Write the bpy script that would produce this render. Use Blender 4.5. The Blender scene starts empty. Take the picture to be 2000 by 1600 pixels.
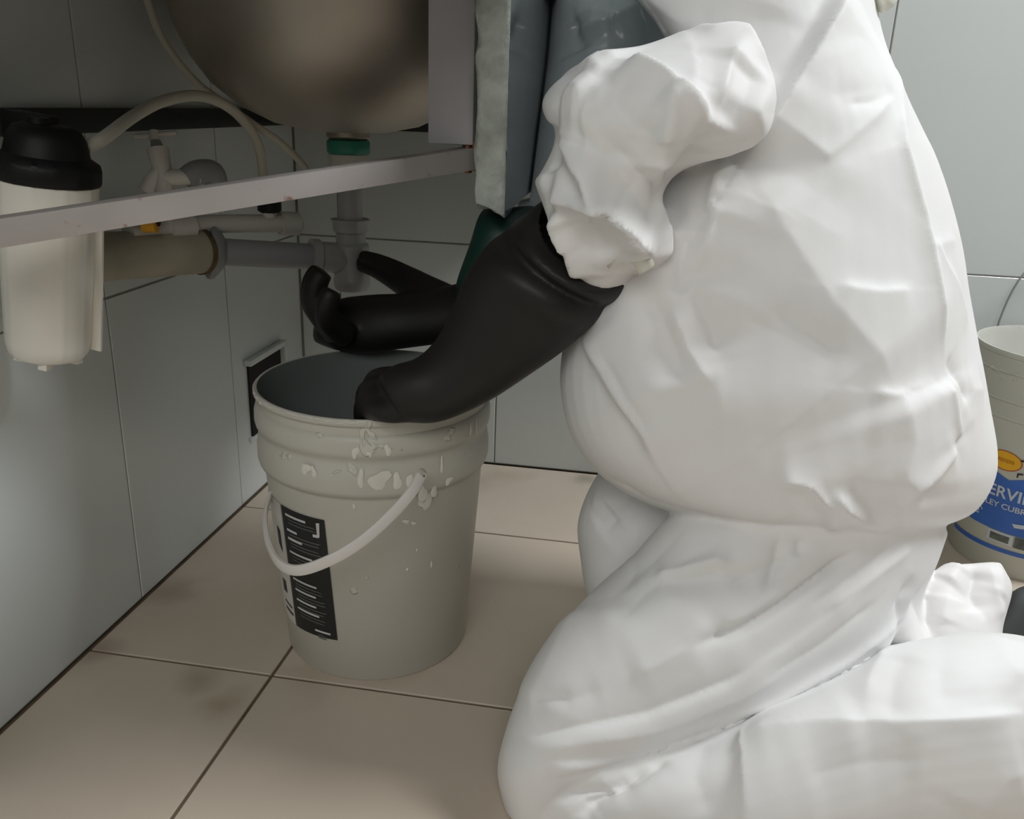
import bpy, bmesh, math, random
import numpy as np
from mathutils import Vector, Matrix, noise

random.seed(7)
S = bpy.context.scene
COL = S.collection

# ------------------------------------------------------------------ camera
CAM_F = 1698.654
CAM_POS = (0.7002, -1.6365, 0.7049)
CAM_RIGHT = (0.985111, 0.168630, 0.033481)
CAM_UP = (-0.087120, 0.321751, 0.942808)
CAM_FWD = (-0.148213, 0.931687, -0.331651)

cam_data = bpy.data.cameras.new('camera')
cam_data.sensor_fit = 'HORIZONTAL'
cam_data.sensor_width = 36.0
cam_data.lens = CAM_F / 2000.0 * 36.0
cam_data.clip_start = 0.02
cam = bpy.data.objects.new('camera', cam_data)
COL.objects.link(cam)
r_, u_, f_ = Vector(CAM_RIGHT), Vector(CAM_UP), Vector(CAM_FWD)
m = Matrix((( r_.x, u_.x, -f_.x, CAM_POS[0]),
            ( r_.y, u_.y, -f_.y, CAM_POS[1]),
            ( r_.z, u_.z, -f_.z, CAM_POS[2]),
            (0, 0, 0, 1)))
cam.matrix_world = m
S.camera = cam

# ------------------------------------------------------------------ light
S.view_settings.view_transform = 'Standard'
S.view_settings.look = 'None'
S.view_settings.gamma = 1.0
S.view_settings.use_curve_mapping = False
S.view_settings.exposure = 0.04

wd = bpy.data.worlds.new('room_ambience')
S.world = wd
wd.use_nodes = True
bg = wd.node_tree.nodes['Background']
bg.inputs['Color'].default_value = (1.0, 0.985, 0.95, 1)
bg.inputs['Strength'].default_value = 0.085

def area_light(name, loc, target, sx, sy, power, color):
    l = bpy.data.lights.new(name, 'AREA')
    l.shape = 'RECTANGLE'; l.size = sx; l.size_y = sy
    l.energy = power; l.color = color
    o = bpy.data.objects.new(name, l); COL.objects.link(o)
    o.location = loc
    d = Vector(target) - Vector(loc)
    o.rotation_euler = d.to_track_quat('-Z', 'Y').to_euler()
    return o
area_light('window_light', (0.72, -3.0, 1.92), (0.8, -0.6, 0.4), 1.5, 0.9, 19, (1.0, 0.985, 0.955))  # broad soft light behind the camera; what emits it is unseen
area_light('ceiling_lamp', (2.35, -0.42, 2.35), (2.35, -0.42, 0), 0.8, 0.45, 56, (0.96, 0.985, 1.0))

# ------------------------------------------------------------------ materials
def new_mat(name):
    mt = bpy.data.materials.new(name); mt.use_nodes = True
    nt = mt.node_tree
    return mt, nt, nt.nodes['Principled BSDF']

def mat(name, col, rough=0.5, metal=0.0, var=0.08, scale=6.0, bump=0.0, bscale=60.0, spec=0.5, stain=None, coat=0.0, detail=4.0, world=False, blots=()):
    """procedural material: base colour with noise variation, optional stain (colour, threshold, scale, softness) and bump"""
    mt, nt, b = new_mat(name)
    N, L = nt.nodes, nt.links
    co = N.new('ShaderNodeNewGeometry').outputs['Position'] if world else N.new('ShaderNodeTexCoord').outputs['Object']
    nz = N.new('ShaderNodeTexNoise'); nz.inputs['Scale'].default_value = scale; nz.inputs['Detail'].default_value = detail
    L.new(co, nz.inputs['Vector'])
    rp = N.new('ShaderNodeValToRGB')
    rp.color_ramp.elements[0].position = 0.3; rp.color_ramp.elements[1].position = 0.7
    rp.color_ramp.elements[0].color = tuple(c * (1 - var) for c in col) + (1,)
    rp.color_ramp.elements[1].color = tuple(min(1, c * (1 + var)) for c in col) + (1,)
    L.new(nz.outputs['Fac'], rp.inputs['Fac'])
    out = rp.outputs['Color']
    if stain:
        scol, thr, ssc, soft = stain
        n2 = N.new('ShaderNodeTexNoise'); n2.inputs['Scale'].default_value = ssc; n2.inputs['Detail'].default_value = 6
        L.new(co, n2.inputs['Vector'])
        r2 = N.new('ShaderNodeValToRGB')
        r2.color_ramp.elements[0].position = thr; r2.color_ramp.elements[1].position = min(1, thr + soft)
        L.new(n2.outputs['Fac'], r2.inputs['Fac'])
        mx = N.new('ShaderNodeMix'); mx.data_type = 'RGBA'
        L.new(r2.outputs['Color'], mx.inputs[0]); L.new(out, mx.inputs[6]); mx.inputs[7].default_value = tuple(scol) + (1,)
        out = mx.outputs[2]
    for bx_, by_, rad, bcol in blots:      # dirt spots with ragged edges at fixed places on the floor
        dn = N.new('ShaderNodeTexNoise'); dn.inputs['Scale'].default_value = 16; dn.inputs['Detail'].default_value = 5
        L.new(co, dn.inputs['Vector'])
        vm = N.new('ShaderNodeVectorMath'); vm.operation = 'DISTANCE'; vm.inputs[1].default_value = (bx_, by_, 0); L.new(co, vm.inputs[0])
        ad = N.new('ShaderNodeMath'); ad.operation = 'MULTIPLY_ADD'; ad.inputs[1].default_value = rad*1.5; L.new(dn.outputs['Fac'], ad.inputs[0]); L.new(vm.outputs['Value'], ad.inputs[2])
        mr = N.new('ShaderNodeMapRange'); mr.interpolation_type = 'SMOOTHSTEP'
        mr.inputs['From Min'].default_value = rad*2.0; mr.inputs['From Max'].default_value = rad*0.7; mr.inputs['To Max'].default_value = 0.45
        L.new(ad.outputs[0], mr.inputs['Value'])
        mx = N.new('ShaderNodeMix'); mx.data_type = 'RGBA'
        L.new(mr.outputs['Result'], mx.inputs[0]); L.new(out, mx.inputs[6]); mx.inputs[7].default_value = tuple(bcol)+(1,)
        out = mx.outputs[2]
    L.new(out, b.inputs['Base Color'])
    b.inputs['Roughness'].default_value = rough
    b.inputs['Metallic'].default_value = metal
    b.inputs['Specular IOR Level'].default_value = spec
    if coat: b.inputs['Coat Weight'].default_value = coat; b.inputs['Coat Roughness'].default_value = 0.05
    if bump:
        n3 = N.new('ShaderNodeTexNoise'); n3.inputs['Scale'].default_value = bscale; n3.inputs['Detail'].default_value = 5
        L.new(co, n3.inputs['Vector'])
        bp = N.new('ShaderNodeBump'); bp.inputs['Strength'].default_value = bump; bp.inputs['Distance'].default_value = 0.004
        L.new(n3.outputs['Fac'], bp.inputs['Height']); L.new(bp.outputs['Normal'], b.inputs['Normal'])
    return mt

M = {}
M['wall_tile'] = mat('glazed_wall_tile', (0.69, 0.73, 0.72), 0.22, var=0.02, scale=3, world=True, bump=0.02, bscale=14)
M['wall_grout'] = mat('wall_grout', (0.33, 0.33, 0.30), 0.9, var=0.15, scale=20)
M['floor_tile'] = mat('beige_floor_tile', (0.57, 0.49, 0.40), 0.36, var=0.06, scale=4, stain=((0.37, 0.30, 0.22), 0.60, 3.5, 0.25), world=True,
    blots=((0.172,-0.785,0.035,(0.20,0.16,0.11)), (0.226,-0.822,0.036,(0.24,0.20,0.10)), (0.02,-0.60,0.05,(0.22,0.15,0.10)), (0.012,-0.75,0.03,(0.22,0.15,0.10)), (0.60,-0.03,0.03,(0.14,0.13,0.09))))
M['floor_grout'] = mat('brown_floor_grout', (0.13, 0.095, 0.06), 0.95, var=0.3, scale=25)
M['black_trim'] = mat('black_trim', (0.012, 0.013, 0.013), 0.4)
M['granite'] = mat('polished_dark_stone', (0.10, 0.12, 0.12), 0.07, var=0.35, scale=70, spec=1.0, coat=1.0)
M['granite_raw'] = mat('raw_stone_edge', (0.50, 0.54, 0.49), 0.85, var=0.22, scale=45, bump=0.9, bscale=90)
M['steel_paint'] = mat('lavender_grey_painted_steel', (0.58, 0.56, 0.60), 0.45, var=0.05, scale=12, stain=((0.30, 0.13, 0.07), 0.70, 22, 0.05))
M['bar_paint'] = mat('chipped_white_painted_steel', (0.45, 0.42, 0.405), 0.5, var=0.06, scale=15, stain=((0.27, 0.17, 0.13), 0.625, 46, 0.08))
M['rust'] = mat('rust', (0.32, 0.14, 0.07), 0.9, var=0.4, scale=80, bump=0.4)
M['stainless'] = mat('brushed_stainless', (0.55, 0.50, 0.44), 0.5, metal=1.0, var=0.06, scale=9)
M['grey_pvc'] = mat('grey_plastic', (0.27, 0.275, 0.28), 0.38, var=0.04)
M['trap_grey'] = mat('trap_grey_plastic', (0.36, 0.36, 0.345), 0.35, var=0.04)
M['old_pvc'] = mat('stained_cream_pvc', (0.42, 0.39, 0.30), 0.6, var=0.2, scale=10, stain=((0.22, 0.16, 0.09), 0.58, 12, 0.15))
M['white_pvc'] = mat('white_plastic', (0.62, 0.60, 0.55), 0.42, var=0.04)
M['filter_white'] = mat('filter_white_plastic', (0.82, 0.795, 0.72), 0.35, var=0.02)
M['hose'] = mat('cream_hose', (0.62, 0.60, 0.51), 0.42, var=0.04)
M['black_plastic'] = mat('black_plastic', (0.007, 0.0075, 0.008), 0.5, var=0.1, spec=0.3)
M['yellow'] = mat('yellow_plastic', (0.75, 0.36, 0.02), 0.5)
M['green'] = mat('green_rubber', (0.03, 0.24, 0.17), 0.45)
M['hole'] = mat('dark_recess', (0.012, 0.012, 0.011), 0.9)  # flat black standing in for the shade inside the wall opening
M['print_black'] = mat('label_black_print', (0.012, 0.014, 0.015), 0.45)
M['print_white'] = mat('label_white_print', (0.62, 0.62, 0.60), 0.5)
M['print_grey'] = mat('label_grey_print', (0.10, 0.105, 0.105), 0.5)
M['label_white'] = mat('label_cream', (0.60, 0.58, 0.53), 0.45)
M['blue'] = mat('label_blue', (0.035, 0.13, 0.47), 0.4, var=0.15, scale=9)
M['yellow_oval'] = mat('label_yellow', (0.83, 0.44, 0.015), 0.4)
M['red'] = mat('label_red', (0.42, 0.06, 0.03), 0.4)
M['amber'] = mat('label_amber', (0.55, 0.22, 0.01), 0.4)
M['teal'] = mat('label_teal', (0.10, 0.32, 0.36), 0.4)
M['dry_paint'] = mat('dried_paint', (0.74, 0.72, 0.64), 0.5, var=0.06, scale=30)
M['bail'] = mat('white_bail_plastic', (0.72, 0.69, 0.66), 0.4, var=0.03)
M['boot'] = mat('dark_grey_rubber', (0.045, 0.05, 0.05), 0.6, var=0.2, scale=25)
M['hood'] = mat('cream_hood', (0.72, 0.72, 0.64), 0.6)

def bucket_mat(name, col, z0, z1, amount, dirt):
    """pail plastic with dried paint splashes gathered around the collars between heights z0 and z1"""
    mt, nt, b = new_mat(name); N, L = nt.nodes, nt.links
    tc = N.new('ShaderNodeTexCoord'); sp = N.new('ShaderNodeSeparateXYZ')
    L.new(tc.outputs['Object'], sp.inputs[0])
    band = N.new('ShaderNodeMapRange'); band.interpolation_type = 'SMOOTHSTEP'
    band.inputs['From Min'].default_value = z0 - 0.04; band.inputs['From Max'].default_value = z0 + 0.02
    L.new(sp.outputs['Z'], band.inputs['Value'])
    n1 = N.new('ShaderNodeTexNoise'); n1.inputs['Scale'].default_value = 22; n1.inputs['Detail'].default_value = 3; n1.inputs['Distortion'].default_value = 0.8
    L.new(tc.outputs['Object'], n1.inputs['Vector'])
    add = N.new('ShaderNodeMath'); add.operation = 'MULTIPLY_ADD'; add.inputs[1].default_value = 0.13
    L.new(band.outputs['Result'], add.inputs[0]); L.new(n1.outputs['Fac'], add.inputs[2])
    rp = N.new('ShaderNodeValToRGB'); rp.color_ramp.elements[0].position = amount; rp.color_ramp.elements[1].position = amount + 0.02
    L.new(add.outputs[0], rp.inputs['Fac'])
    n2 = N.new('ShaderNodeTexNoise'); n2.inputs['Scale'].default_value = 5; n2.inputs['Detail'].default_value = 5
    L.new(tc.outputs['Object'], n2.inputs['Vector'])
    base = N.new('ShaderNodeValToRGB')
    base.color_ramp.elements[0].position = 0.35; base.color_ramp.elements[1].position = 0.7
    base.color_ramp.elements[0].color = tuple(c * dirt for c in col) + (1,); base.color_ramp.elements[1].color = tuple(col) + (1,)
    L.new(n2.outputs['Fac'], base.inputs['Fac'])
    mx = N.new('ShaderNodeMix'); mx.data_type = 'RGBA'
    L.new(rp.outputs['Color'], mx.inputs[0]); L.new(base.outputs['Color'], mx.inputs[6]); mx.inputs[7].default_value = (0.62, 0.61, 0.53, 1)
    L.new(mx.outputs[2], b.inputs['Base Color'])
    bp = N.new('ShaderNodeBump'); bp.inputs['Strength'].default_value = 0.6; bp.inputs['Distance'].default_value = 0.003
    L.new(rp.outputs['Color'], bp.inputs['Height']); L.new(bp.outputs['Normal'], b.inputs['Normal'])
    b.inputs['Roughness'].default_value = 0.42
    return mt
M['bucket'] = bucket_mat('pail_plastic_with_paint', (0.56, 0.545, 0.48), 0.29, 0.36, 0.755, 0.93)
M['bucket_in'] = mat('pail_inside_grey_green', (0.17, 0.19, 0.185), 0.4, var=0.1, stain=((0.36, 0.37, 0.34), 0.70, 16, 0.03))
M['bucket2'] = bucket_mat('pale_pail_plastic', (0.53, 0.53, 0.46), 0.30, 0.36, 0.80, 0.96)

def suit_mat():
    mt, nt, b = new_mat('white_nonwoven_coverall'); N, L = nt.nodes, nt.links
    tc = N.new('ShaderNodeTexCoord')
    nz = N.new('ShaderNodeTexNoise'); nz.inputs['Scale'].default_value = 3.5; nz.inputs['Detail'].default_value = 4
    L.new(tc.outputs['Object'], nz.inputs['Vector'])
    rp = N.new('ShaderNodeValToRGB')
    rp.color_ramp.elements[0].position = 0.35; rp.color_ramp.elements[1].position = 0.65
    rp.color_ramp.elements[0].color = (0.79, 0.775, 0.77, 1); rp.color_ramp.elements[1].color = (0.82, 0.825, 0.825, 1)
    L.new(nz.outputs['Fac'], rp.inputs['Fac']); L.new(rp.outputs['Color'], b.inputs['Base Color'])
    b.inputs['Roughness'].default_value = 0.58; b.inputs['Specular IOR Level'].default_value = 0.35
    n3 = N.new('ShaderNodeTexNoise'); n3.inputs['Scale'].default_value = 30; n3.inputs['Detail'].default_value = 3
    L.new(tc.outputs['Object'], n3.inputs['Vector'])
    bp = N.new('ShaderNodeBump'); bp.inputs['Strength'].default_value = 0.12; bp.inputs['Distance'].default_value = 0.004
    L.new(n3.outputs['Fac'], bp.inputs['Height']); L.new(bp.outputs['Normal'], b.inputs['Normal'])
    return mt
M['suit'] = suit_mat()

def glove_mat():
    """black rubber; the back of the gauntlet near its cuff is dark green"""
    mt, nt, b = new_mat('black_rubber_gauntlet'); N, L = nt.nodes, nt.links
    tc = N.new('ShaderNodeTexCoord')
    nz = N.new('ShaderNodeTexNoise'); nz.inputs['Scale'].default_value = 8
    L.new(tc.outputs['Object'], nz.inputs['Vector'])
    rp = N.new('ShaderNodeValToRGB')
    rp.color_ramp.elements[0].color = (0.011, 0.011, 0.011, 1); rp.color_ramp.elements[1].color = (0.018, 0.016, 0.0155, 1)
    L.new(nz.outputs['Fac'], rp.inputs['Fac']); L.new(rp.outputs['Color'], b.inputs['Base Color'])
    b.inputs['Roughness'].default_value = 0.5; b.inputs['Specular IOR Level'].default_value = 0.35
    return mt
M['glove'] = glove_mat()
M['inner_sleeve'] = mat('blue_grey_sleeve_fabric', (0.36, 0.41, 0.43), 0.27, var=0.12, scale=12)  # far sleeve, built apart from the suit with its own blue grey
M['glove_green'] = mat('dark_green_rubber', (0.003, 0.035, 0.027), 0.45, var=0.1)

# ------------------------------------------------------------------ mesh helpers
class MB:
    def __init__(s): s.v = []; s.f = []
    def add(s, v, f):
        o = len(s.v); s.v += [tuple(p) for p in v]; s.f += [tuple(i + o for i in q) for q in f]; return s
    def box(s, a, b):
        (x0, y0, z0), (x1, y1, z1) = a, b
        return s.add([(x0,y0,z0),(x1,y0,z0),(x1,y1,z0),(x0,y1,z0),(x0,y0,z1),(x1,y0,z1),(x1,y1,z1),(x0,y1,z1)],
                     [(0,3,2,1),(4,5,6,7),(0,1,5,4),(1,2,6,5),(2,3,7,6),(3,0,4,7)])
    def lathe(s, prof, c=(0,0,0), n=48, mod=None, closed=False, axis=None):
        """revolve (r, z) profile about z through c, or about the given axis vector"""
        v = []; f = []
        if axis is not None:
            q = Vector((0,0,1)).rotation_difference(Vector(axis).normalized())
        for (r, z) in prof:
            for k in range(n):
                a = 2*math.pi*k/n
                rr = r*(mod(a, z) if mod else 1)
                p = Vector((rr*math.cos(a), rr*math.sin(a), z))
                if axis is not None: p = q @ p
                v.append((p.x+c[0], p.y+c[1], p.z+c[2]))
        for i in range(len(prof)-1):
            for k in range(n):
                f.append((i*n+k, i*n+(k+1)%n, (i+1)*n+(k+1)%n, (i+1)*n+k))
        if closed:
            f.append(tuple(range(n))[::-1]); f.append(tuple((len(prof)-1)*n+k for k in range(n)))
        return s.add(v, f)
    def tube(s, pts, rad, n=14, caps=True, res=6):
        P = smooth_path(pts, res) if res > 1 else [Vector(p) for p in pts]
        if not hasattr(rad, '__len__'): rad = [rad]*len(pts)
        R_ = np.interp(np.linspace(0, len(pts)-1, len(P)), range(len(pts)), rad)
        v = []; f = []
        up = None
        for i, p in enumerate(P):
            t = (P[min(i+1, len(P)-1)] - P[max(i-1, 0)]).normalized()
            if up is None:
                up = t.orthogonal().normalized()
            up = (up - t*up.dot(t)).normalized(); w = t.cross(up)
            for k in range(n):
                a = 2*math.pi*k/n
                v.append(p + (up*math.cos(a) + w*math.sin(a))*R_[i])
        for i in range(len(P)-1):
            for k in range(n):
                f.append((i*n+k, i*n+(k+1)%n, (i+1)*n+(k+1)%n, (i+1)*n+k))
        if caps:
            f.append(tuple(range(n))[::-1]); f.append(tuple((len(P)-1)*n+k for k in range(n)))
        return s.add(v, f)
    def loft(s, rings, n=40, res=5, ex=2.2, cap=0.5):
        """rings of (centre, half-width vector, half-depth vector); rounded end caps"""
        A = np.array([[*c, *a, *b] for c, a, b in rings])
        k = len(A)
        out = []
        ts = np.linspace(0, k-1, (k-1)*res+1)
        for t in ts:
            i = min(int(t), k-2); u = t-i
            p0, p1, p2, p3 = A[max(i-1,0)], A[i], A[i+1], A[min(i+2,k-1)]
            out.append(0.5*((2*p1)+(-p0+p2)*u+(2*p0-5*p1+4*p2-p3)*u*u+(-p0+3*p1-3*p2+p3)*u**3))
        def ends(a, b):   # dome beyond ring a, away from ring b
            d = a[:3]-b[:3]; d = d/np.linalg.norm(d); r = min(np.linalg.norm(a[3:6]), np.linalg.norm(a[6:9]))*cap
            res_ = []
            for q in (0.35, 0.65, 0.85, 0.96):
                g = a.copy(); g[:3] = a[:3]+d*r*q; g[3:] = a[3:]*math.sqrt(1-q*q); res_.append(g)
            return res_
        e0 = ends(out[0], out[1])[::-1]; e1 = ends(out[-1], out[-2])
        R_ = e0+out+e1
        v = []; f = []
        for g in R_:
            for j in range(n):
                a = 2*math.pi*j/n; ca, sa = math.cos(a), math.sin(a)
                x = math.copysign(abs(ca)**(2/ex), ca); y = math.copysign(abs(sa)**(2/ex), sa)
                v.append(g[:3]+g[3:6]*x+g[6:9]*y)
        m_ = len(R_)
        for i in range(m_-1):
            for j in range(n):
                f.append((i*n+j, i*n+(j+1)%n, (i+1)*n+(j+1)%n, (i+1)*n+j))
        f.append(tuple(range(n))[::-1]); f.append(tuple((m_-1)*n+j for j in range(n)))
        return s.add(v, f)
    def build(s, name, material, parent=None, smooth=True, angle=40, bevel=0.0, recalc=True):
        me = bpy.data.meshes.new(name)
        me.from_pydata([tuple(p) for p in s.v], [], s.f)
        bm = bmesh.new(); bm.from_mesh(me)
        if recalc: bmesh.ops.recalc_face_normals(bm, faces=bm.faces)
        if bevel:
            es = [e for e in bm.edges if len(e.link_faces) == 2 and e.calc_face_angle(0) > 0.6]
            bmesh.ops.bevel(bm, geom=es, offset=bevel, segments=2, affect='EDGES', profile=0.6)
        if smooth:
            for fc in bm.faces: fc.smooth = True
            for e in bm.edges:
                if len(e.link_faces) == 2 and e.calc_face_angle(0) > math.radians(angle): e.smooth = False
        bm.to_mesh(me); bm.free()
        return put(name, me, material, parent)

def put(name, me, material, parent=None):
    if material is not None and not me.materials: me.materials.append(material)
    o = bpy.data.objects.new(name, me); COL.objects.link(o)
    if parent is not None: o.parent = parent
    return o

def smooth_path(pts, res):
    P = [Vector(p) for p in pts]; out = []
    for i in range(len(P)-1):
        p0, p1, p2, p3 = P[max(i-1,0)], P[i], P[i+1], P[min(i+2,len(P)-1)]
        for j in range(res):
            u = j/res
            out.append(0.5*((2*p1)+(-p0+p2)*u+(2*p0-5*p1+4*p2-p3)*u*u+(-p0+3*p1-3*p2+p3)*u**3))
    out.append(P[-1]); return out

def tag(o, label, cat=None, group=None, kind=None):
    if label: o['label'] = label
    if cat: o['category'] = cat
    if group: o['group'] = group
    if kind: o['kind'] = kind
    return o

def thing(name, label, cat, group=None, loc=(0,0,0)):
    o = bpy.data.objects.new(name, None); COL.objects.link(o); o.location = loc
    o.empty_display_size = 0.05
    return tag(o, label, cat, group)

# ------------------------------------------------------------------ room shell
def tile_mesh(w, h, th=0.006, ch=0.0008):
    """tile w x h lying in local xy with its face at z = 0 and chamfered edges"""
    a, b = w/2, h/2
    v = [(-a,-b,-th),(a,-b,-th),(a,b,-th),(-a,b,-th),(-a,-b,-ch),(a,-b,-ch),(a,b,-ch),(-a,b,-ch),
         (-a+ch,-b+ch,0),(a-ch,-b+ch,0),(a-ch,b-ch,0),(-a+ch,b-ch,0)]
    f = [(8,9,10,11)]
    for k in range(4):
        n_ = (k+1) % 4
        f += [(k,n_,4+n_,4+k),(4+k,4+n_,8+n_,8+k)]
    me = bpy.data.meshes.new('tile'); me.from_pydata(v, [], f); return me
_cache = {}
def tiles(parent, name, us, vs, gap, matrix, material, rnd):
    for i in range(len(us)-1):
        for j in range(len(vs)-1):
            w, h = us[i+1]-us[i]-gap, vs[j+1]-vs[j]-gap
            key = (round(w,3), round(h,3), name)
            if key not in _cache:
                _cache[key] = tile_mesh(w, h); _cache[key].materials.append(material)
            o = bpy.data.objects.new(name, _cache[key]); COL.objects.link(o)
            o.parent = parent
            o.matrix_local = matrix @ Matrix.Translation(((us[i]+us[i+1])/2, (vs[j]+vs[j+1])/2, random.uniform(-rnd, 0)))

floor = tag(MB().box((-0.12,-3.2,-0.09), (3.2,0.12,-0.0025)).build('floor', M['floor_grout'], smooth=False), 'beige tiled floor with brown joints', kind='structure')
fx = [0.0015]+[0.259+0.45*k for k in range(7)]
fy = [-0.755+0.45*k for k in range(-5,2)]+[-0.002]
tiles(floor, 'floor_tile', fx, fy, 0.0045, Matrix.Identity(4), M['floor_tile'], 0.0003)
wl = tag(MB().box((-0.12,-3.2,0.0), (-0.0022,0.12,2.6)).build('wall_left', M['wall_grout'], smooth=False), 'pale grey tiled wall running along the left', kind='structure')
TW = 0.3224
ly = [0.019-TW*k for k in range(10,0,-1)]+[-0.002]
lz = [0.001, 0.4483, 0.8966, 1.3449, 1.7932, 2.2415]
tiles(wl, 'wall_tile', ly, lz, 0.0028, Matrix(((0,0,1,0),(1,0,0,0),(0,1,0,0),(0,0,0,1))), M['wall_tile'], 0.0005)
wb = tag(MB().box((-0.12,0.0022,0.0), (3.2,0.12,2.6)).build('wall_back', M['wall_grout'], smooth=False), 'pale grey tiled wall at the back', kind='structure')
bx = [0.001]+[0.0840+TW*k for k in range(10)]
tiles(wb, 'wall_tile', bx, lz, 0.0028, Matrix(((1,0,0,0),(0,0,-1,0),(0,1,0,0),(0,0,0,1))), M['wall_tile'], 0.0005)
tag(MB().box((0.0002,-2.0,0.654), (0.012,-0.013,0.683)).build('trim_1', M['black_trim'], bevel=0.002), 'black strip along the left wall', kind='structure')
tag(MB().box((0.0002,-0.012,0.650), (0.50,-0.0002,0.681)).build('trim_2', M['black_trim'], bevel=0.002), 'black strip along the back wall under the sink', kind='structure')

# opening low on the left wall; a near-black plate paints in its shade
op = thing('wall_opening', 'dark rectangular opening low on the left wall behind the grey pail', 'opening')
MB().box((0.0004,-0.252,0.116), (0.004,-0.118,0.252)).build('opening_back', M['hole'], op, smooth=False)
fr = MB()
fr.box((0.0004,-0.262,0.252), (0.014,-0.108,0.262)); fr.box((0.0004,-0.118,0.108), (0.014,-0.108,0.252)); fr.box((0.0004,-0.262,0.108), (0.006,-0.118,0.116))
fr.build('opening_frame', M['wall_tile'], op, bevel=0.001)

# ------------------------------------------------------------------ counter, stone panel, steel frame
def counter_top():
    """stone slab with a round cut-out for the bowl"""
    x0, x1, y0, y1, z0, z1, cx_, cy_, r = 0.001, 0.545, -1.15, -0.001, 0.836, 0.868, 0.254, -0.40, 0.2285  # unseen front overhang lengthened to shade the left wall and floor
    angs = sorted([2*math.pi*k/64 for k in range(64)]+[math.atan2(y-cy_, x-cx_) % (2*math.pi) for x in (x0,x1) for y in (y0,y1)])
    mb = MB(); v = []; n = len(angs)
    for a in angs:
        c, s_ = math.cos(a), math.sin(a)
        t = min([(x1-cx_)/c if c > 1e-6 else 9, (x0-cx_)/c if c < -1e-6 else 9, (y1-cy_)/s_ if s_ > 1e-6 else 9, (y0-cy_)/s_ if s_ < -1e-6 else 9])
        for (rr_, z) in ((r,z0),(r,z1),(t,z1),(t,z0)): v.append((cx_+rr_*c, cy_+rr_*s_, z))
    f = []
    for k in range(n):
        q = (k+1) % n
        for e in range(4): f.append((4*k+e, 4*q+e, 4*q+(e+1)%4, 4*k+(e+1)%4))
    return mb.add(v, f)
ct = counter_top()
tag(ct.build('countertop', M['granite'], angle=30), 'dark stone countertop above the round sink bowl', 'countertop')

def stone_panel():
    bm = bmesh.new()
    nx, ny, nz = 6, 40, 44
    x0, x1, y0, y1, z0, z1 = 0.5035, 0.5355, -0.700, -0.002, 0.596, 0.8355
    me = bpy.data.meshes.new('stone_side_panel')
    bmesh.ops.create_cube(bm, size=1.0)
    for v in bm.verts:
        v.co = Vector((x0 if v.co.x < 0 else x1, y0 if v.co.y < 0 else y1, z0 if v.co.z < 0 else z1))
    def cut(axis, vals):
        for t in vals:
            no = Vector((0,0,0)); no[axis] = 1; co = Vector((0,0,0)); co[axis] = t
            bmesh.ops.bisect_plane(bm, geom=bm.verts[:]+bm.edges[:]+bm.faces[:], plane_co=co, plane_no=no)
    cut(2, [z0+(z1-z0)*k/nz for k in range(1,nz)]); cut(0, [x0+(x1-x0)*k/nx for k in range(1,nx)])
    cut(1, [y0+0.004, y0+0.02, y0+0.06]+[y0+0.06+0.06*k for k in range(1,10)])
    for v in bm.verts:
        c = v.co
        q = noise.noise(Vector((c.x*60, c.y*60, c.z*45))); q2 = noise.noise(Vector((c.x*25+5, 3, c.z*16)))
        if c.y < y0+0.001:
            c.y += 0.0035*q + 0.002*q2
            if c.x < x0+0.001: c.x += 0.004*q2+0.002*q - 0.001
            if c.x > x1-0.001: c.x -= max(0, 0.002*q); c.y += 0.001
        elif c.x < x0+0.001: c.x += 0.001*q
        if c.z < z0+0.001: c.z += 0.006*noise.noise(Vector((c.x*70, c.y*30, 9))) + (0.006*(x1-c.x)/(x1-x0) if c.y < y0+0.01 else 0)
        c.z -= 0.014*max(0, 1-(c.z-z0)/0.06)*max(0, (c.x-x0)/(x1-x0)-0.45)*max(0, 1-(c.y-y0)/0.05)
    bmesh.ops.recalc_face_normals(bm, faces=bm.faces)
    me.materials.append(M['granite_raw']); me.materials.append(M['granite'])
    for fc in bm.faces:
        fc.material_index = 1 if fc.normal.x > 0.8 else 0
        fc.smooth = fc.material_index == 0
    bm.to_mesh(me); bm.free()
    return put('stone_side_panel', me, None)
tag(stone_panel(), 'upright stone side panel with rough front edge and polished right face', 'stone panel')

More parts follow.
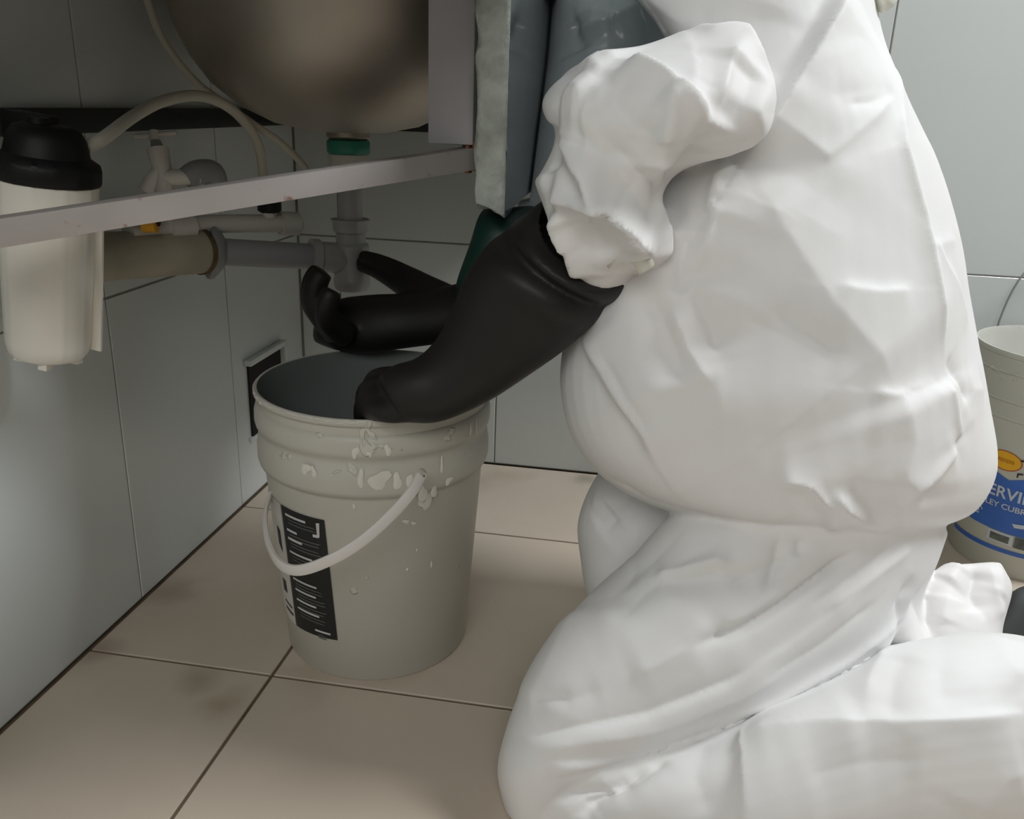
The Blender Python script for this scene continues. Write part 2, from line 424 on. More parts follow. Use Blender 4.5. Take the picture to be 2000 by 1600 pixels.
# square steel leg under the counter and the sloping bar below it
fm = thing('steel_sink_stand', 'lavender grey steel sink stand with upright post and chipped sloping bar', 'frame')
MB().box((0.4365,-0.648,0.6595), (0.4885,-0.60,0.8355)).build('post', M['steel_paint'], fm, bevel=0.003)
def bar():
    a = Vector((0.4826, -0.6352, 0.6451)); b = Vector((0.1013, -0.9983, 0.5793))
    t = (b-a).normalized(); w = Vector((0,0,1)); w = (w-t*w.dot(t)).normalized(); s_ = t.cross(w)
    h, d, th = 0.0120, 0.012, 0.0022
    mb = MB(); v = []
    for p in (a, b):
        for q in (1.0, 1-th/h):
            for (i, j) in ((-1,-1),(1,-1),(1,1),(-1,1)): v.append(p+w*h*i*q+s_*d*j*q)
    f = []
    for k in range(4):
        n_ = (k+1) % 4
        f += [(k,n_,8+n_,8+k),(4+k,12+k,12+n_,4+n_),(k,4+k,4+n_,n_),(8+k,8+n_,12+n_,12+k)]
    mb.add(v, f)
    o = mb.build('bar', M['bar_paint'], fm, bevel=0.0008)
    # rusty torn lip at the open end
    r = MB()
    for k in range(7):
        p = a - t*0.0025 + w*random.uniform(-h,h) + s_*(-d if k % 2 else d)*0.96
        e = 0.0025+0.002*random.random()
        r.box(p-Vector((e,e*0.6,e*1.5)), p+Vector((e,e*0.6,e*1.5)))
    p = a - t*0.001 - w*h*0.95; r.box(p-Vector((0.010,0.011,0.0022)), p+Vector((0.003,0.011,0.0022)))
    p = a + t*0.000 + s_*d*0.2; r.box(p+Vector((-0.001,-0.014,-0.016)), p+Vector((0.003,0.004,0.014)))
    r.build('rusty_lip', M['rust'], o, smooth=False)
bar()

# ------------------------------------------------------------------ sink bowl and drain
sx, sy = 0.254, -0.40
sk = thing('sink_bowl', 'round stainless steel sink bowl hanging under the counter', 'sink', loc=(0,0,0))
MB().lathe([(0.0,0.662),(0.03,0.6585),(0.055,0.660),(0.10,0.669),(0.145,0.690),(0.180,0.718),(0.205,0.752),(0.222,0.79),(0.232,0.834),
            (0.229,0.834),(0.219,0.79),(0.202,0.753),(0.177,0.720),(0.143,0.693),(0.10,0.672),(0.05,0.663),(0.0,0.664)], (sx,sy,0), 96).build('bowl', M['stainless'], sk, angle=60)
MB().lathe([(0.001,0.6585),(0.030,0.6585),(0.031,0.653),(0.026,0.649),(0.001,0.649)], (sx,sy,0), 40).build('drain_flange', M['stainless'], sk)
dt = thing('drain_trap', 'grey plastic bottle trap with green gasket below the sink', 'drain trap')
MB().lathe([(0.001,0.6485),(0.0285,0.6485),(0.0305,0.646),(0.0305,0.632),(0.0285,0.6295),(0.001,0.6295)], (sx,sy,0), 40).build('gasket', M['green'], dt)
MB().lathe([(0.001,0.629),(0.0275,0.629),(0.0285,0.626),(0.0275,0.612),(0.019,0.610),(0.001,0.610)], (sx,sy,0), 40, mod=lambda a,z: 1+0.02*math.cos(12*a)).build('coupling_nut', M['white_pvc'], dt)
MB().lathe([(0.0178,0.611),(0.0178,0.53)], (sx,sy,0), 32).build('tailpiece', M['trap_grey'], dt)
MB().lathe([(0.001,0.5375),(0.0283,0.5375),(0.0283,0.5355),(0.0262,0.533),(0.0255,0.520),(0.022,0.518),(0.001,0.518)], (sx,sy,0), 60, mod=lambda a,z: 1+0.025*math.copysign(abs(math.cos(6*a))**0.5, math.cos(6*a))).build('slip_nut', M['trap_grey'], dt)
MB().lathe([(0.001,0.521),(0.0215,0.521),(0.0215,0.504),(0.0255,0.501),(0.0265,0.498),(0.0262,0.452),(0.0272,0.450),(0.0272,0.440),(0.0245,0.434),(0.018,0.4315),(0.001,0.431)], (sx,sy,0), 48).build('cup', M['trap_grey'], dt)
out0 = Vector((sx,sy,0.4795)); out1 = Vector((0.1010, -0.5252, 0.5003)); out2 = Vector((0.0961, -0.5464, 0.5032)); out3 = Vector((0.0341, -0.6990, 0.5154))
dr = (out1-out0).normalized()
MB().tube([out0, out0+dr*0.052], 0.0225, 32, res=1).build('outlet_socket', M['trap_grey'], dt)
MB().tube([out0+dr*0.050, out0+dr*0.062], 0.0255, 32, res=1).build('outlet_nut', M['trap_grey'], dt)
MB().tube([out0+dr*0.05, out1-dr*0.002], 0.0185, 32, res=1).build('outlet_tube', M['grey_pvc'], dt)
MB().lathe([(0.0185,-0.014),(0.0225,-0.013),(0.030,-0.007),(0.0375,0.000),(0.0385,0.004),(0.0375,0.007),(0.001,0.008)], out1, 48, axis=dr).build('rosette', M['grey_pvc'], dt)
wp = thing('waste_pipe', 'stained cream waste pipe stub coming out of the left wall', 'pipe')
d2 = (out3-out2).normalized()
bm_pipe = MB().tube([out2, out2+d2*0.05, out2+d2*0.10, out3], 0.0295, 40, res=3)
bm_pipe.build('pipe_stub', M['old_pvc'], wp)
MB().tube([out2-d2*0.001, out2+d2*0.006], 0.0312, 40, res=1).build('torn_collar', mat('brown_sealant', (0.10,0.07,0.03), 0.9, var=0.4, scale=60), wp)
plaster = MB().lathe([(0.001,0.028),(0.03,0.024),(0.046,0.012),(0.058,0.0)], (0.0005, out3.y-0.01, out3.z-0.006), 28, mod=lambda a,z: 1+0.12*math.sin(3*a)+0.06*math.sin(7*a+1), axis=(1,0,0))
plaster.build('mortar_patch', M['old_pvc'], wp)

# supply pipe with fittings
sp_ = thing('supply_pipe', 'off white water supply pipe running behind the sloping bar', 'pipe')
MB().tube([(0.0573, -0.6493, 0.5391), (0.0787, -0.5924, 0.5387), (0.1083, -0.5133, 0.5366), (0.1827, -0.4182, 0.5292)], 0.0125, 20).build('pipe', M['white_pvc'], sp_)
MB().tube([(0.0783, -0.5976, 0.5394), (0.0925, -0.5634, 0.5385)], 0.0165, 24, res=1).build('coupling', M['white_pvc'], sp_)
MB().tube([(0.1640, -0.4418, 0.5317), (0.1798, -0.4208, 0.5293)], 0.017, 24, res=1).build('end_fitting', M['white_pvc'], sp_)
MB().tube([(0.1532, -0.4563, 0.5408), (0.1536, -0.4557, 0.5515)], 0.010, 16, res=1).build('stem', M['white_pvc'], sp_)
vk = MB().lathe([(0.001,0.013),(0.015,0.013),(0.0165,0.011),(0.0165,-0.009),(0.013,-0.012),(0.001,-0.012)], (0.1536, -0.4528, 0.5597), 40, mod=lambda a,z: 1+0.03*math.cos(10*a)).build('black_knob', M['black_plastic'], sp_)
tag(vk, 'black hose nut')
MB().tube([(0.0780, -0.6477, 0.5494), (0.0941, -0.6452, 0.5493)], [0.0085,0.0085], 18, res=1).build('yellow_cap', M['yellow'], sp_)
MB().tube([(0.0734, -0.6437, 0.5536), (0.0944, -0.6401, 0.5543)], [0.0065,0.0065], 14, res=1).build('cap_seat', M['black_plastic'], sp_)

# stop valve with T handle
vv = thing('stop_valve', 'small off white stop valve with T shaped handle on the left wall', 'valve')
vt = 1.075
MB().tube([(0.0514, -0.6049, 0.6514), (0.0650, -0.6024, 0.6524), (0.0873, -0.5979, 0.6550), (0.1027, -0.5946, 0.6573)], [0.0026,0.0036,0.0036,0.0026], 12).build('handle', M['white_pvc'], vv)
MB().tube([(0.0751, -0.5987, 0.6581), (0.0774, -0.6024, 0.6469)], 0.0065, 16, res=1).build('handle_hub', M['white_pvc'], vv)
MB().tube([(0.0773, -0.6018, 0.6486), (0.0816, -0.6057, 0.6356)], [0.0055,0.0085], 16, res=1).build('stem', M['grey_pvc'], vv)
MB().tube([(0.0815, -0.6053, 0.6368), (0.0851, -0.6089, 0.6250), (0.0919, -0.6148, 0.6054), (0.0953, -0.6227, 0.5816)], [0.0135,0.0125,0.0105,0.0105], 20).build('body', M['white_pvc'], vv)
MB().tube([(0.0887, -0.6126, 0.6131), (0.0798, -0.6184, 0.6008), (0.0724, -0.6248, 0.5862)], [0.0105,0.0105,0.011], 18).build('spout', M['white_pvc'], vv)
MB().tube([(0.0907, -0.6154, 0.6042), (0.1119, -0.6116, 0.6055), (0.1290, -0.5978, 0.6066)], 0.0098, 18).build('side_port', M['white_pvc'], vv)
el = MB().tube([(0.1162, -0.6075, 0.6030), (0.1256, -0.5947, 0.6106), (0.1354, -0.5744, 0.6090), (0.1354, -0.5658, 0.5880)], [0.0135,0.015,0.015,0.014], 22).build('elbow', M['grey_pvc'], vv)
tag(el, 'grey pipe elbow')

# water filter
ft = thing('water_filter', 'white ribbed water filter housing with black screw cap on the left wall', 'water filter')
FC = Vector((0.0987, -0.8376, 0.6189)); FB = Vector((0.0732, -0.8411, 0.4304))
ft.location = FC; ft.rotation_mode = 'QUATERNION'; ft.rotation_quaternion = Vector((0,0,-1)).rotation_difference(FB-FC)
rib = lambda a,z: 1+0.018*max(0, math.cos(10*a))**6
MB().lathe([(0.001,0.004),(0.0462,0.004),(0.0464,-0.030),(0.0436,-0.044),(0.0430,-0.06),(0.0400,-0.168),(0.0380,-0.178),(0.034,-0.183),(0.001,-0.184)], (0,0,0), 80, mod=rib).build('housing', M['filter_white'], ft)
for k in range(4):
    a = k*math.pi/2+0.5
    p = Vector((0.026*math.cos(a), 0.026*math.sin(a), -0.186)); MB().box(p-Vector((0.005,0.005,0.005)), p+Vector((0.005,0.005,0.005))).build('foot_lug', M['filter_white'], ft, bevel=0.001)
MB().box((-0.041,0.022,-0.176), (0.045,0.026,-0.045)).build('backing_plate', M['filter_white'], ft, bevel=0.0008)
cap = MB().lathe([(0.001,0.052),(0.024,0.052),(0.030,0.049),(0.0355,0.040),(0.039,0.024),(0.0480,0.018),(0.0495,0.013),(0.0495,0.001),(0.0475,-0.002),(0.001,-0.002)], (0,0,0), 80,
                mod=lambda a,z: 1+(0.012*max(0,math.cos(16*a))**4 if z < 0.02 else 0)).build('cap', M['black_plastic'], ft)
MB().box((-0.055,0.008,0.030), (-0.01,0.034,0.058)).build('wall_bracket', M['black_plastic'], ft, bevel=0.002)
MB().lathe([(0.001,0.058),(0.010,0.058),(0.011,0.049),(0.001,0.049)], (-0.008,0,0), 20).build('vent_button', M['black_plastic'], cap)

# hoses
h1 = MB().tube([(0.1240, -0.8094, 0.6475), (0.1273, -0.7783, 0.6581), (0.1128, -0.6983, 0.6781), (0.1153, -0.6385, 0.6943), (0.1204, -0.5709, 0.7011), (0.1313, -0.5191, 0.6908), (0.1435, -0.4835, 0.6647), (0.1480, -0.4617, 0.6336), (0.1458, -0.4513, 0.6034), (0.1512, -0.4538, 0.5639)], 0.0068, 14, res=8).build('arched_hose', M['hose'])
tag(h1, 'thick cream hose arching from the filter cap to the black nut', 'hose')
h2 = MB().tube([(0.0473, -0.5442, 0.8236), (0.0493, -0.5430, 0.8111), (0.0613, -0.5432, 0.7751), (0.0809, -0.5410, 0.7423), (0.1002, -0.5263, 0.7147), (0.1155, -0.4987, 0.6949), (0.1450, -0.4619, 0.6644), (0.1647, -0.4338, 0.6442), (0.1886, -0.4093, 0.6119), (0.1966, -0.4049, 0.5905)], 0.0050, 12, res=8).build('thin_hose', M['hose'])
tag(h2, 'thin cream hose hanging down past the sink bowl into the dark', 'hose')

# ------------------------------------------------------------------ grey pail in front
PX, PY, PH = 0.3592, -0.6212, 0.3645
def cone_r(z, rt, rb, h): return rb+(rt-rb)*z/h
pl = thing('paint_pail', 'dirty grey plastic pail with dried paint standing under the sink', 'bucket')
prof_out = [(0.001,0.006),(0.112,0.006),(0.115,0.0),(0.1195,0.0),(0.1225,0.004),(0.1400,0.262),(0.1408,0.2665),(0.1465,0.270),(0.1480,0.276),(0.1480,0.292),(0.1462,0.303),(0.1435,0.307),(0.1440,0.316),
            (0.1482,0.320),(0.1494,0.326),(0.1490,0.337),(0.1470,0.344),(0.1438,0.346),(0.1442,0.356),(0.1478,0.3575),(0.1490,0.360),(0.1490,0.3645),(0.1470,0.3665),(0.1440,0.3660)]
MB().lathe(prof_out, (PX,PY,0), 128).build('body', M['bucket'], pl, angle=50)
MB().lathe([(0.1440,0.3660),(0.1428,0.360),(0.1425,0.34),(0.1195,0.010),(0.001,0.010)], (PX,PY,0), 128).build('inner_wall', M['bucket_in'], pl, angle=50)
# thickened paint on the collar edges
random.seed(11)
rim = MB()
for k in range(46):
    a = math.radians(random.uniform(-150,-40)); rr_ = 0.1482; zz = 0.3645+random.uniform(-0.003,0.001)
    p = Vector((PX+rr_*math.cos(a), PY+rr_*math.sin(a), zz)); tdir = Vector((-math.sin(a), math.cos(a), 0))
    L_ = random.uniform(0.003,0.012); h_ = random.uniform(0.0008,0.002)
    rim.tube([p-tdir*L_, p, p+tdir*L_], [h_*0.4,h_*1.4,h_*0.4], 8, res=2)
tag(rim.build('rim_paint', M['label_white'], pl), 'dried paint along the rim', kind='stuff')
spl = MB()
def splash(az, z, w, h, rad):
    """a flat dried-paint blob lying on the pail wall"""
    n = 14; v = []; ph = random.uniform(0,6)
    for k in range(n):
        a = 2*math.pi*k/n; q = 1+0.25*math.sin(2*a+ph)+0.18*math.sin(3*a+2*ph)
        A = math.radians(az)+w*math.cos(a)*q/rad; Z = z+h*math.sin(a)*q
        v.append((PX+rad*math.cos(A), PY+rad*math.sin(A), Z))
    A = math.radians(az); v.append((PX+(rad+0.0015)*math.cos(A), PY+(rad+0.0015)*math.sin(A), z))
    spl.add(v, [(k,(k+1)%n,n) for k in range(n)])
for az, z, w, h, rad in ((-104,0.300,0.006,0.007,0.1478),(-100,0.298,0.004,0.006,0.1478),(-70,0.293,0.013,0.010,0.1484),(-78,0.295,0.004,0.010,0.1484),(-62,0.290,0.006,0.009,0.1484),(-56,0.287,0.004,0.012,0.1484),
                         (-50,0.272,0.007,0.012,0.1472),(-46,0.262,0.006,0.014,0.1412),(-48,0.252,0.006,0.008,0.1402),(-44,0.270,0.005,0.008,0.1472),(-36,0.277,0.005,0.005,0.1484),(-40,0.300,0.0025,0.009,0.1480),
                         (-80,0.328,0.004,0.007,0.1496),(-66,0.330,0.004,0.006,0.1496),(-74,0.326,0.003,0.003,0.1496),(-22,0.333,0.0015,0.010,0.1496),(-17,0.331,0.0015,0.009,0.1496),
                         (-57,0.232,0.004,0.003,0.1386),(-53,0.228,0.004,0.002,0.1384),(-56,0.165,0.002,0.002,0.1344),(-42,0.163,0.0012,0.006,0.1342),(-51,0.190,0.001,0.002,0.1360),(-77,0.158,0.001,0.002,0.1340),(-82,0.256,0.002,0.003,0.1402)):
    splash(az, z, w, h, rad)
tag(spl.build('paint_splash', M['dry_paint'], pl, recalc=False), 'pale dried paint splashes around the collars', kind='stuff')

def wrap(c, rfun, az, z, off): 
    r = rfun(z)+off; a = math.radians(az)
    return (c[0]+r*math.cos(a), c[1]+r*math.sin(a), z)
def patch(mb, c, rfun, corners, off, nu=14, nv=6):
    """bilinear patch wrapped on a pail wall; corners (az, z): tl, tr, br, bl"""
    tl, tr, br, bl = corners; v = []; f = []
    for j in range(nv+1):
        for i in range(nu+1):
            u, w = i/nu, j/nv
            az = (tl[0]*(1-u)+tr[0]*u)*(1-w)+(bl[0]*(1-u)+br[0]*u)*w
            z = (tl[1]*(1-u)+tr[1]*u)*(1-w)+(bl[1]*(1-u)+br[1]*u)*w
            v.append(wrap(c, rfun, az, z, off))
    for j in range(nv):
        for i in range(nu):
            a = j*(nu+1)+i; f.append((a, a+nu+1, a+nu+2, a+1))
    mb.add(v, f); return mb
r1 = lambda z: 0.1225+(0.1400-0.1225)*(z-0.004)/0.258
c1 = (PX, PY)
lab = patch(MB(), c1, r1, [(-150,0.2335),(-128.5,0.2335),(-128.5,0.056),(-150,0.056)], 0.0006).build('label_sheet', M['label_white'], pl, recalc=False)
blk = patch(MB(), c1, r1, [(-127.5,0.2340),(-97.6,0.2335),(-95.4,0.0610),(-127.5,0.0565)], 0.0009).build('label_panel', M['print_black'], pl, recalc=False)
tx = MB(); tg = MB()
for i, (z, a0, a1, hh) in enumerate(((0.224,-124,-109,0.0016),(0.203,-124,-116,0.0016),(0.191,-124,-113,0.0016),(0.172,-124,-107,0.0014),(0.133,-124,-106,0.0014),(0.118,-123,-107,0.0014),(0.103,-123,-107.5,0.0014),(0.090,-123,-106,0.0014),(0.068,-110,-99.5,0.0014))):
    patch(tx, c1, r1, [(a0,z+hh),(a1,z+hh),(a1,z-hh),(a0,z-hh)], 0.0013, 8, 1)
    for k in range(2):
        zz = z-0.0055-0.0045*k
        patch(tg, c1, r1, [(a0+2,zz+0.0009),(-102+random.uniform(-4,2),zz+0.0009),(-102,zz-0.0009),(a0+2,zz-0.0009)], 0.0013, 8, 1)
patch(tx, c1, r1, [(-102.5,0.227),(-100.5,0.228),(-101.0,0.208),(-102.4,0.209)], 0.0013, 3, 3)
patch(tx, c1, r1, [(-105,0.2105),(-101.5,0.2110),(-101.5,0.207),(-105,0.2065)], 0.0013, 3, 2)
tag(tx.build('print_line', M['print_white'], blk, recalc=False), 'white text lines too small to read', kind='stuff')
tag(tg.build('small_print', M['print_grey'], blk, recalc=False), 'fine grey text lines too small to read', kind='stuff')
for q_ in ([(-137,0.196),(-133,0.192),(-133,0.160),(-137,0.170)], [(-140,0.116),(-135,0.116),(-134.5,0.098),(-140,0.098)], [(-140,0.084),(-130,0.082),(-130,0.079),(-140,0.081)], [(-140,0.074),(-130,0.072),(-130,0.068),(-140,0.070)]):
    patch(MB(), c1, r1, q_, 0.0011, 3, 3).build('label_print', M['print_black'], lab, recalc=False)
# bail handle
br_pts = [(0.4623, -0.7720, 0.3090), (0.4543, -0.7895, 0.2934), (0.4348, -0.8071, 0.2708), (0.4089, -0.8239, 0.2473), (0.3775, -0.8361, 0.2272), (0.3431, -0.8403, 0.2124), (0.3153, -0.8278, 0.2089), (0.2895, -0.7987, 0.2116), (0.2697, -0.7668, 0.2197), (0.2548, -0.7289, 0.2271), (0.2462, -0.6848, 0.2342)]
P_ = smooth_path(br_pts, 6)
bl = MB(); v = []; f = []
for i, p in enumerate(P_):
    t = (P_[min(i+1,len(P_)-1)]-P_[max(i-1,0)]).normalized()
    o_ = Vector((p.x-PX, p.y-PY, 0)).normalized(); o_ = (o_-t*o_.dot(t)).normalized(); w_ = t.cross(o_)
    hw = 0.0062
    for (a, b) in ((-1,-0.35),(-0.6,-0.6),(0.6,-0.6),(1,-0.35),(1,0.35),(0.6,0.6),(-0.6,0.6),(-1,0.35)): v.append(p+w_*a*hw+o_*b*0.0042)
for i in range(len(P_)-1):
    for k in range(8): f.append((i*8+k, i*8+(k+1)%8, (i+1)*8+(k+1)%8, (i+1)*8+k))
f += [tuple(range(8))[::-1], tuple((len(P_)-1)*8+k for k in range(8))]
bl.add(v, f)
tag(bl.build('bail_handle', M['bail'], pl), 'white plastic carrying handle')
ear = MB().lathe([(0.001,0.003),(0.004,0.003),(0.005,0.001),(0.006,-0.006),(0.001,-0.006)], (0.4630, -0.7659, 0.3077), 24, axis=(math.cos(math.radians(-50)),math.sin(math.radians(-50)),0))
ear.build('handle_ear', M['bucket'], pl)

# ------------------------------------------------------------------ pale paint pail at the right
QX, QY, QH = 1.370, -0.160, 0.370
p2 = thing('paint_pail', 'pale paint pail with blue label standing by the back wall', 'bucket')
MB().lathe([(0.001,0.006),(0.108,0.006),(0.110,0.0),(0.1145,0.0),(0.1165,0.004),(0.1330,0.262),(0.1358,0.2645),(0.1340,0.267),(0.1348,0.290),(0.1378,0.2925),(0.1355,0.295),(0.1368,0.334),(0.1400,0.3370),(0.1378,0.340),(0.1382,0.360),(0.1405,0.362),(0.1412,0.366),(0.1400,0.3695),(0.1370,0.3695)], (QX,QY,0), 112).build('body', M['bucket2'], p2, angle=25)
MB().lathe([(0.1370,0.3695),(0.1350,0.362),(0.1130,0.012),(0.001,0.012)], (QX,QY,0), 96).build('inner_wall', mat('pail_inside_white', (0.60,0.60,0.55), 0.45, var=0.1, stain=((0.40,0.40,0.36), 0.62, 18, 0.04)), p2, angle=50)
random.seed(5)
r2 = lambda z: 0.1165+(0.1330-0.1165)*(z-0.004)/0.258
c2 = (QX, QY)
lb = MB(); v = []; f = []; nu = 24
for i in range(nu+1):
    az = -176+(86*i/nu)
    dip = max(0, 1-abs(az+133.5)/13)
    top = 0.178-0.011*dip - (0.004 if az > -120 else 0)*0 ; bot = 0.0765+0.0*az
    if az < -158: bot = 0.0765+(-158-az)*0.0022
    for j in range(6): v.append(wrap(c2, r2, az, bot+(top-bot)*j/5, 0.0007))
for i in range(nu):
    for j in range(5): a = i*6+j; f.append((a, a+6, a+7, a+1))
lb.add(v, f); blue = lb.build('label', M['blue'], p2, recalc=False)
st = MB(); patch(st, c2, r2, [(-178,0.0465),(-80,0.0500),(-80,0.0430),(-178,0.0385)], 0.0007, 30, 1); st.build('label_stripe', M['blue'], p2, recalc=False)
def oval(az0, z0, ra, rz, off, rot=0.0, n=40):
    mb = MB(); v = [wrap(c2, r2, az0, z0, off)]
    for k in range(n):
        a = 2*math.pi*k/n; du, dz = ra*math.cos(a), rz*math.sin(a)
        du, dz = du*math.cos(rot)-dz*math.sin(rot), du*math.sin(rot)+dz*math.cos(rot)
        v.append(wrap(c2, r2, az0+math.degrees(du/r2(z0)), z0+dz, off))
    return mb.add(v, [(0, 1+k, 1+(k+1)%n) for k in range(n)])
ov = oval(-138.4, 0.1975, 0.0262, 0.0165, 0.0008).build('oval_border', M['red'], p2, recalc=False)
oval(-138.4, 0.1977, 0.0247, 0.0150, 0.0011).build('oval_emblem', M['yellow_oval'], ov, recalc=False)
em = MB()
for k in range(7): patch(em, c2, r2, [(-145.5+2.0*k,0.2005),(-144.1+2.0*k,0.2005),(-144.1+2.0*k,0.1945+0.0012*(k%2)),(-145.5+2.0*k,0.1945)], 0.0014, 2, 1)
tag(em.build('emblem_print', M['amber'], ov, recalc=False), 'dark blurred word inside the oval', kind='stuff')
def text_on(body, az0, z0, size, off, material, parent, name, sq=1.0, slant=0.0):
    cu = bpy.data.curves.new(name+'_curve', 'FONT'); cu.body = body; cu.size = size; cu.resolution_u = 3
    cu.offset = size*0.018
    tmp = bpy.data.objects.new(name+'_curve', cu); COL.objects.link(tmp)
    dg = bpy.context.evaluated_depsgraph_get(); me0 = bpy.data.meshes.new_from_object(tmp.evaluated_get(dg))
    bpy.data.objects.remove(tmp); bpy.data.curves.remove(cu)
    bm = bmesh.new(); bm.from_mesh(me0); bpy.data.meshes.remove(me0)
    bmesh.ops.triangulate(bm, faces=bm.faces)
    for vv_ in bm.verts:
        x, y = vv_.co.x*sq, vv_.co.y
        z = z0+y+slant*x
        vv_.co = Vector(wrap(c2, r2, az0+math.degrees(x/r2(z0)), z, off))
    me = bpy.data.meshes.new(name); bm.to_mesh(me); bm.free()
    return put(name, me, material, parent)
M['print_pale'] = mat('label_pale_print', (0.55, 0.60, 0.62), 0.5)
text_on('ERVIN', -146.5, 0.1345, 0.0275, 0.0014, M['print_pale'], blue, 'brand_lettering', 0.98)
text_on('LEY CUBRI', -147.0, 0.1165, 0.0135, 0.0014, M['print_pale'], blue, 'slogan_lettering', 1.05)
ar = MB(); rr0 = 0.0105
for k in range(14):
    a0, a1 = math.radians(20+150*k/14), math.radians(20+150*(k+1)/14)
    q = [(rr0*math.cos(a0), rr0*math.sin(a0)), (rr0*math.cos(a1), rr0*math.sin(a1)), ((rr0-0.002)*math.cos(a1), (rr0-0.002)*math.sin(a1)), ((rr0-0.002)*math.cos(a0), (rr0-0.002)*math.sin(a0))]
    ar.add([wrap(c2, r2, -152.5+math.degrees(x/0.122), 0.098+y, 0.0014) for x, y in q], [(0,1,2,3)])
for dz in (0.0, -0.005): patch(ar, c2, r2, [(-155,0.1000+dz),(-150.5,0.1000+dz),(-150.5,0.0970+dz),(-155,0.0970+dz)], 0.0014, 2, 1)
ar.build('round_mark', M['print_pale'], blue, recalc=False)
sw = MB(); patch(sw, c2, r2, [(-125,0.0965),(-114,0.1005),(-117,0.0925),(-123,0.0905)], 0.0014, 4, 2); sw.build('swoosh', M['print_pale'], blue, recalc=False)
bx2 = MB(); patch(bx2, c2, r2, [(-141,0.0755),(-122,0.0755),(-122,0.0560),(-141,0.0560)], 0.0012, 6, 2); bxo = bx2.build('label_box', M['print_pale'], p2, recalc=False)
bx3 = MB(); patch(bx3, c2, r2, [(-138.5,0.0715),(-124.5,0.0715),(-124.5,0.0595),(-138.5,0.0595)], 0.0016, 6, 2); patch(bx3, c2, r2, [(-121,0.0755),(-100,0.0755),(-100,0.0560),(-121,0.0560)], 0.0012, 6, 2)
bx3.build('box_print', mat('label_dark_green', (0.10,0.12,0.10), 0.5, var=0.4, scale=90), bxo, recalc=False)
tk = MB()
for a, b, c, d in (((-128.5,0.2065),(-124,0.2085),(-124,0.2045),(-128.5,0.2035)),((-128.8,0.1835),(-125,0.1850),(-125,0.1825),(-128.8,0.1805)),((-128.8,0.1835),(-127.8,0.1838),(-127.8,0.176),(-128.8,0.176))):
    patch(tk, c2, r2, [a,b,c,d], 0.0012, 2, 1)
tk.build('corner_marks', M['print_black'], p2, recalc=False)
tl_ = MB(); patch(tl_, c2, r2, [(-122,0.200),(-100,0.205),(-100,0.184),(-123,0.182)], 0.001, 6, 2); tl_.build('teal_patch', M['teal'], p2, recalc=False)
# wire bail rising behind the rim
MB().tube([(QX-0.06,QY+0.118,0.30), (QX-0.07,QY+0.135,0.36), (QX-0.045,QY+0.138,0.46), (QX+0.02,QY+0.140,0.50), (QX+0.09,QY+0.130,0.44), (QX+0.11,QY+0.10,0.32)], 0.0018, 8).build('wire_handle', M['grey_pvc'], p2)

# ------------------------------------------------------------------ person in coverall
person = thing('person', 'person in white hooded coverall and black gauntlets kneeling beside the sink', 'person', loc=(0.86,-0.68,0.0))
def to_person(o):
    o.parent = person; o.matrix_parent_inverse = Matrix.Translation(person.location).inverted(); return o

def remesh(mb, voxel, smooth_it=0, factor=0.5):
    me = bpy.data.meshes.new('tmp'); me.from_pydata([tuple(p) for p in mb.v], [], mb.f)
    bm = bmesh.new(); bm.from_mesh(me); bmesh.ops.recalc_face_normals(bm, faces=bm.faces); bm.to_mesh(me); bm.free()
    o = bpy.data.objects.new('tmp', me); COL.objects.link(o)
    md = o.modifiers.new('r', 'REMESH'); md.mode = 'VOXEL'; md.voxel_size = voxel; md.adaptivity = 0.0
    if smooth_it:
        ms = o.modifiers.new('s', 'SMOOTH'); ms.factor = factor; ms.iterations = smooth_it
    dg = bpy.context.evaluated_depsgraph_get()
    out = bpy.data.meshes.new_from_object(o.evaluated_get(dg))
    bpy.data.objects.remove(o); bpy.data.meshes.remove(me)
    return out

def shells_to_one(parts): 
    mb = MB()
    for p in parts: mb.add(p.v, p.f)
    return mb

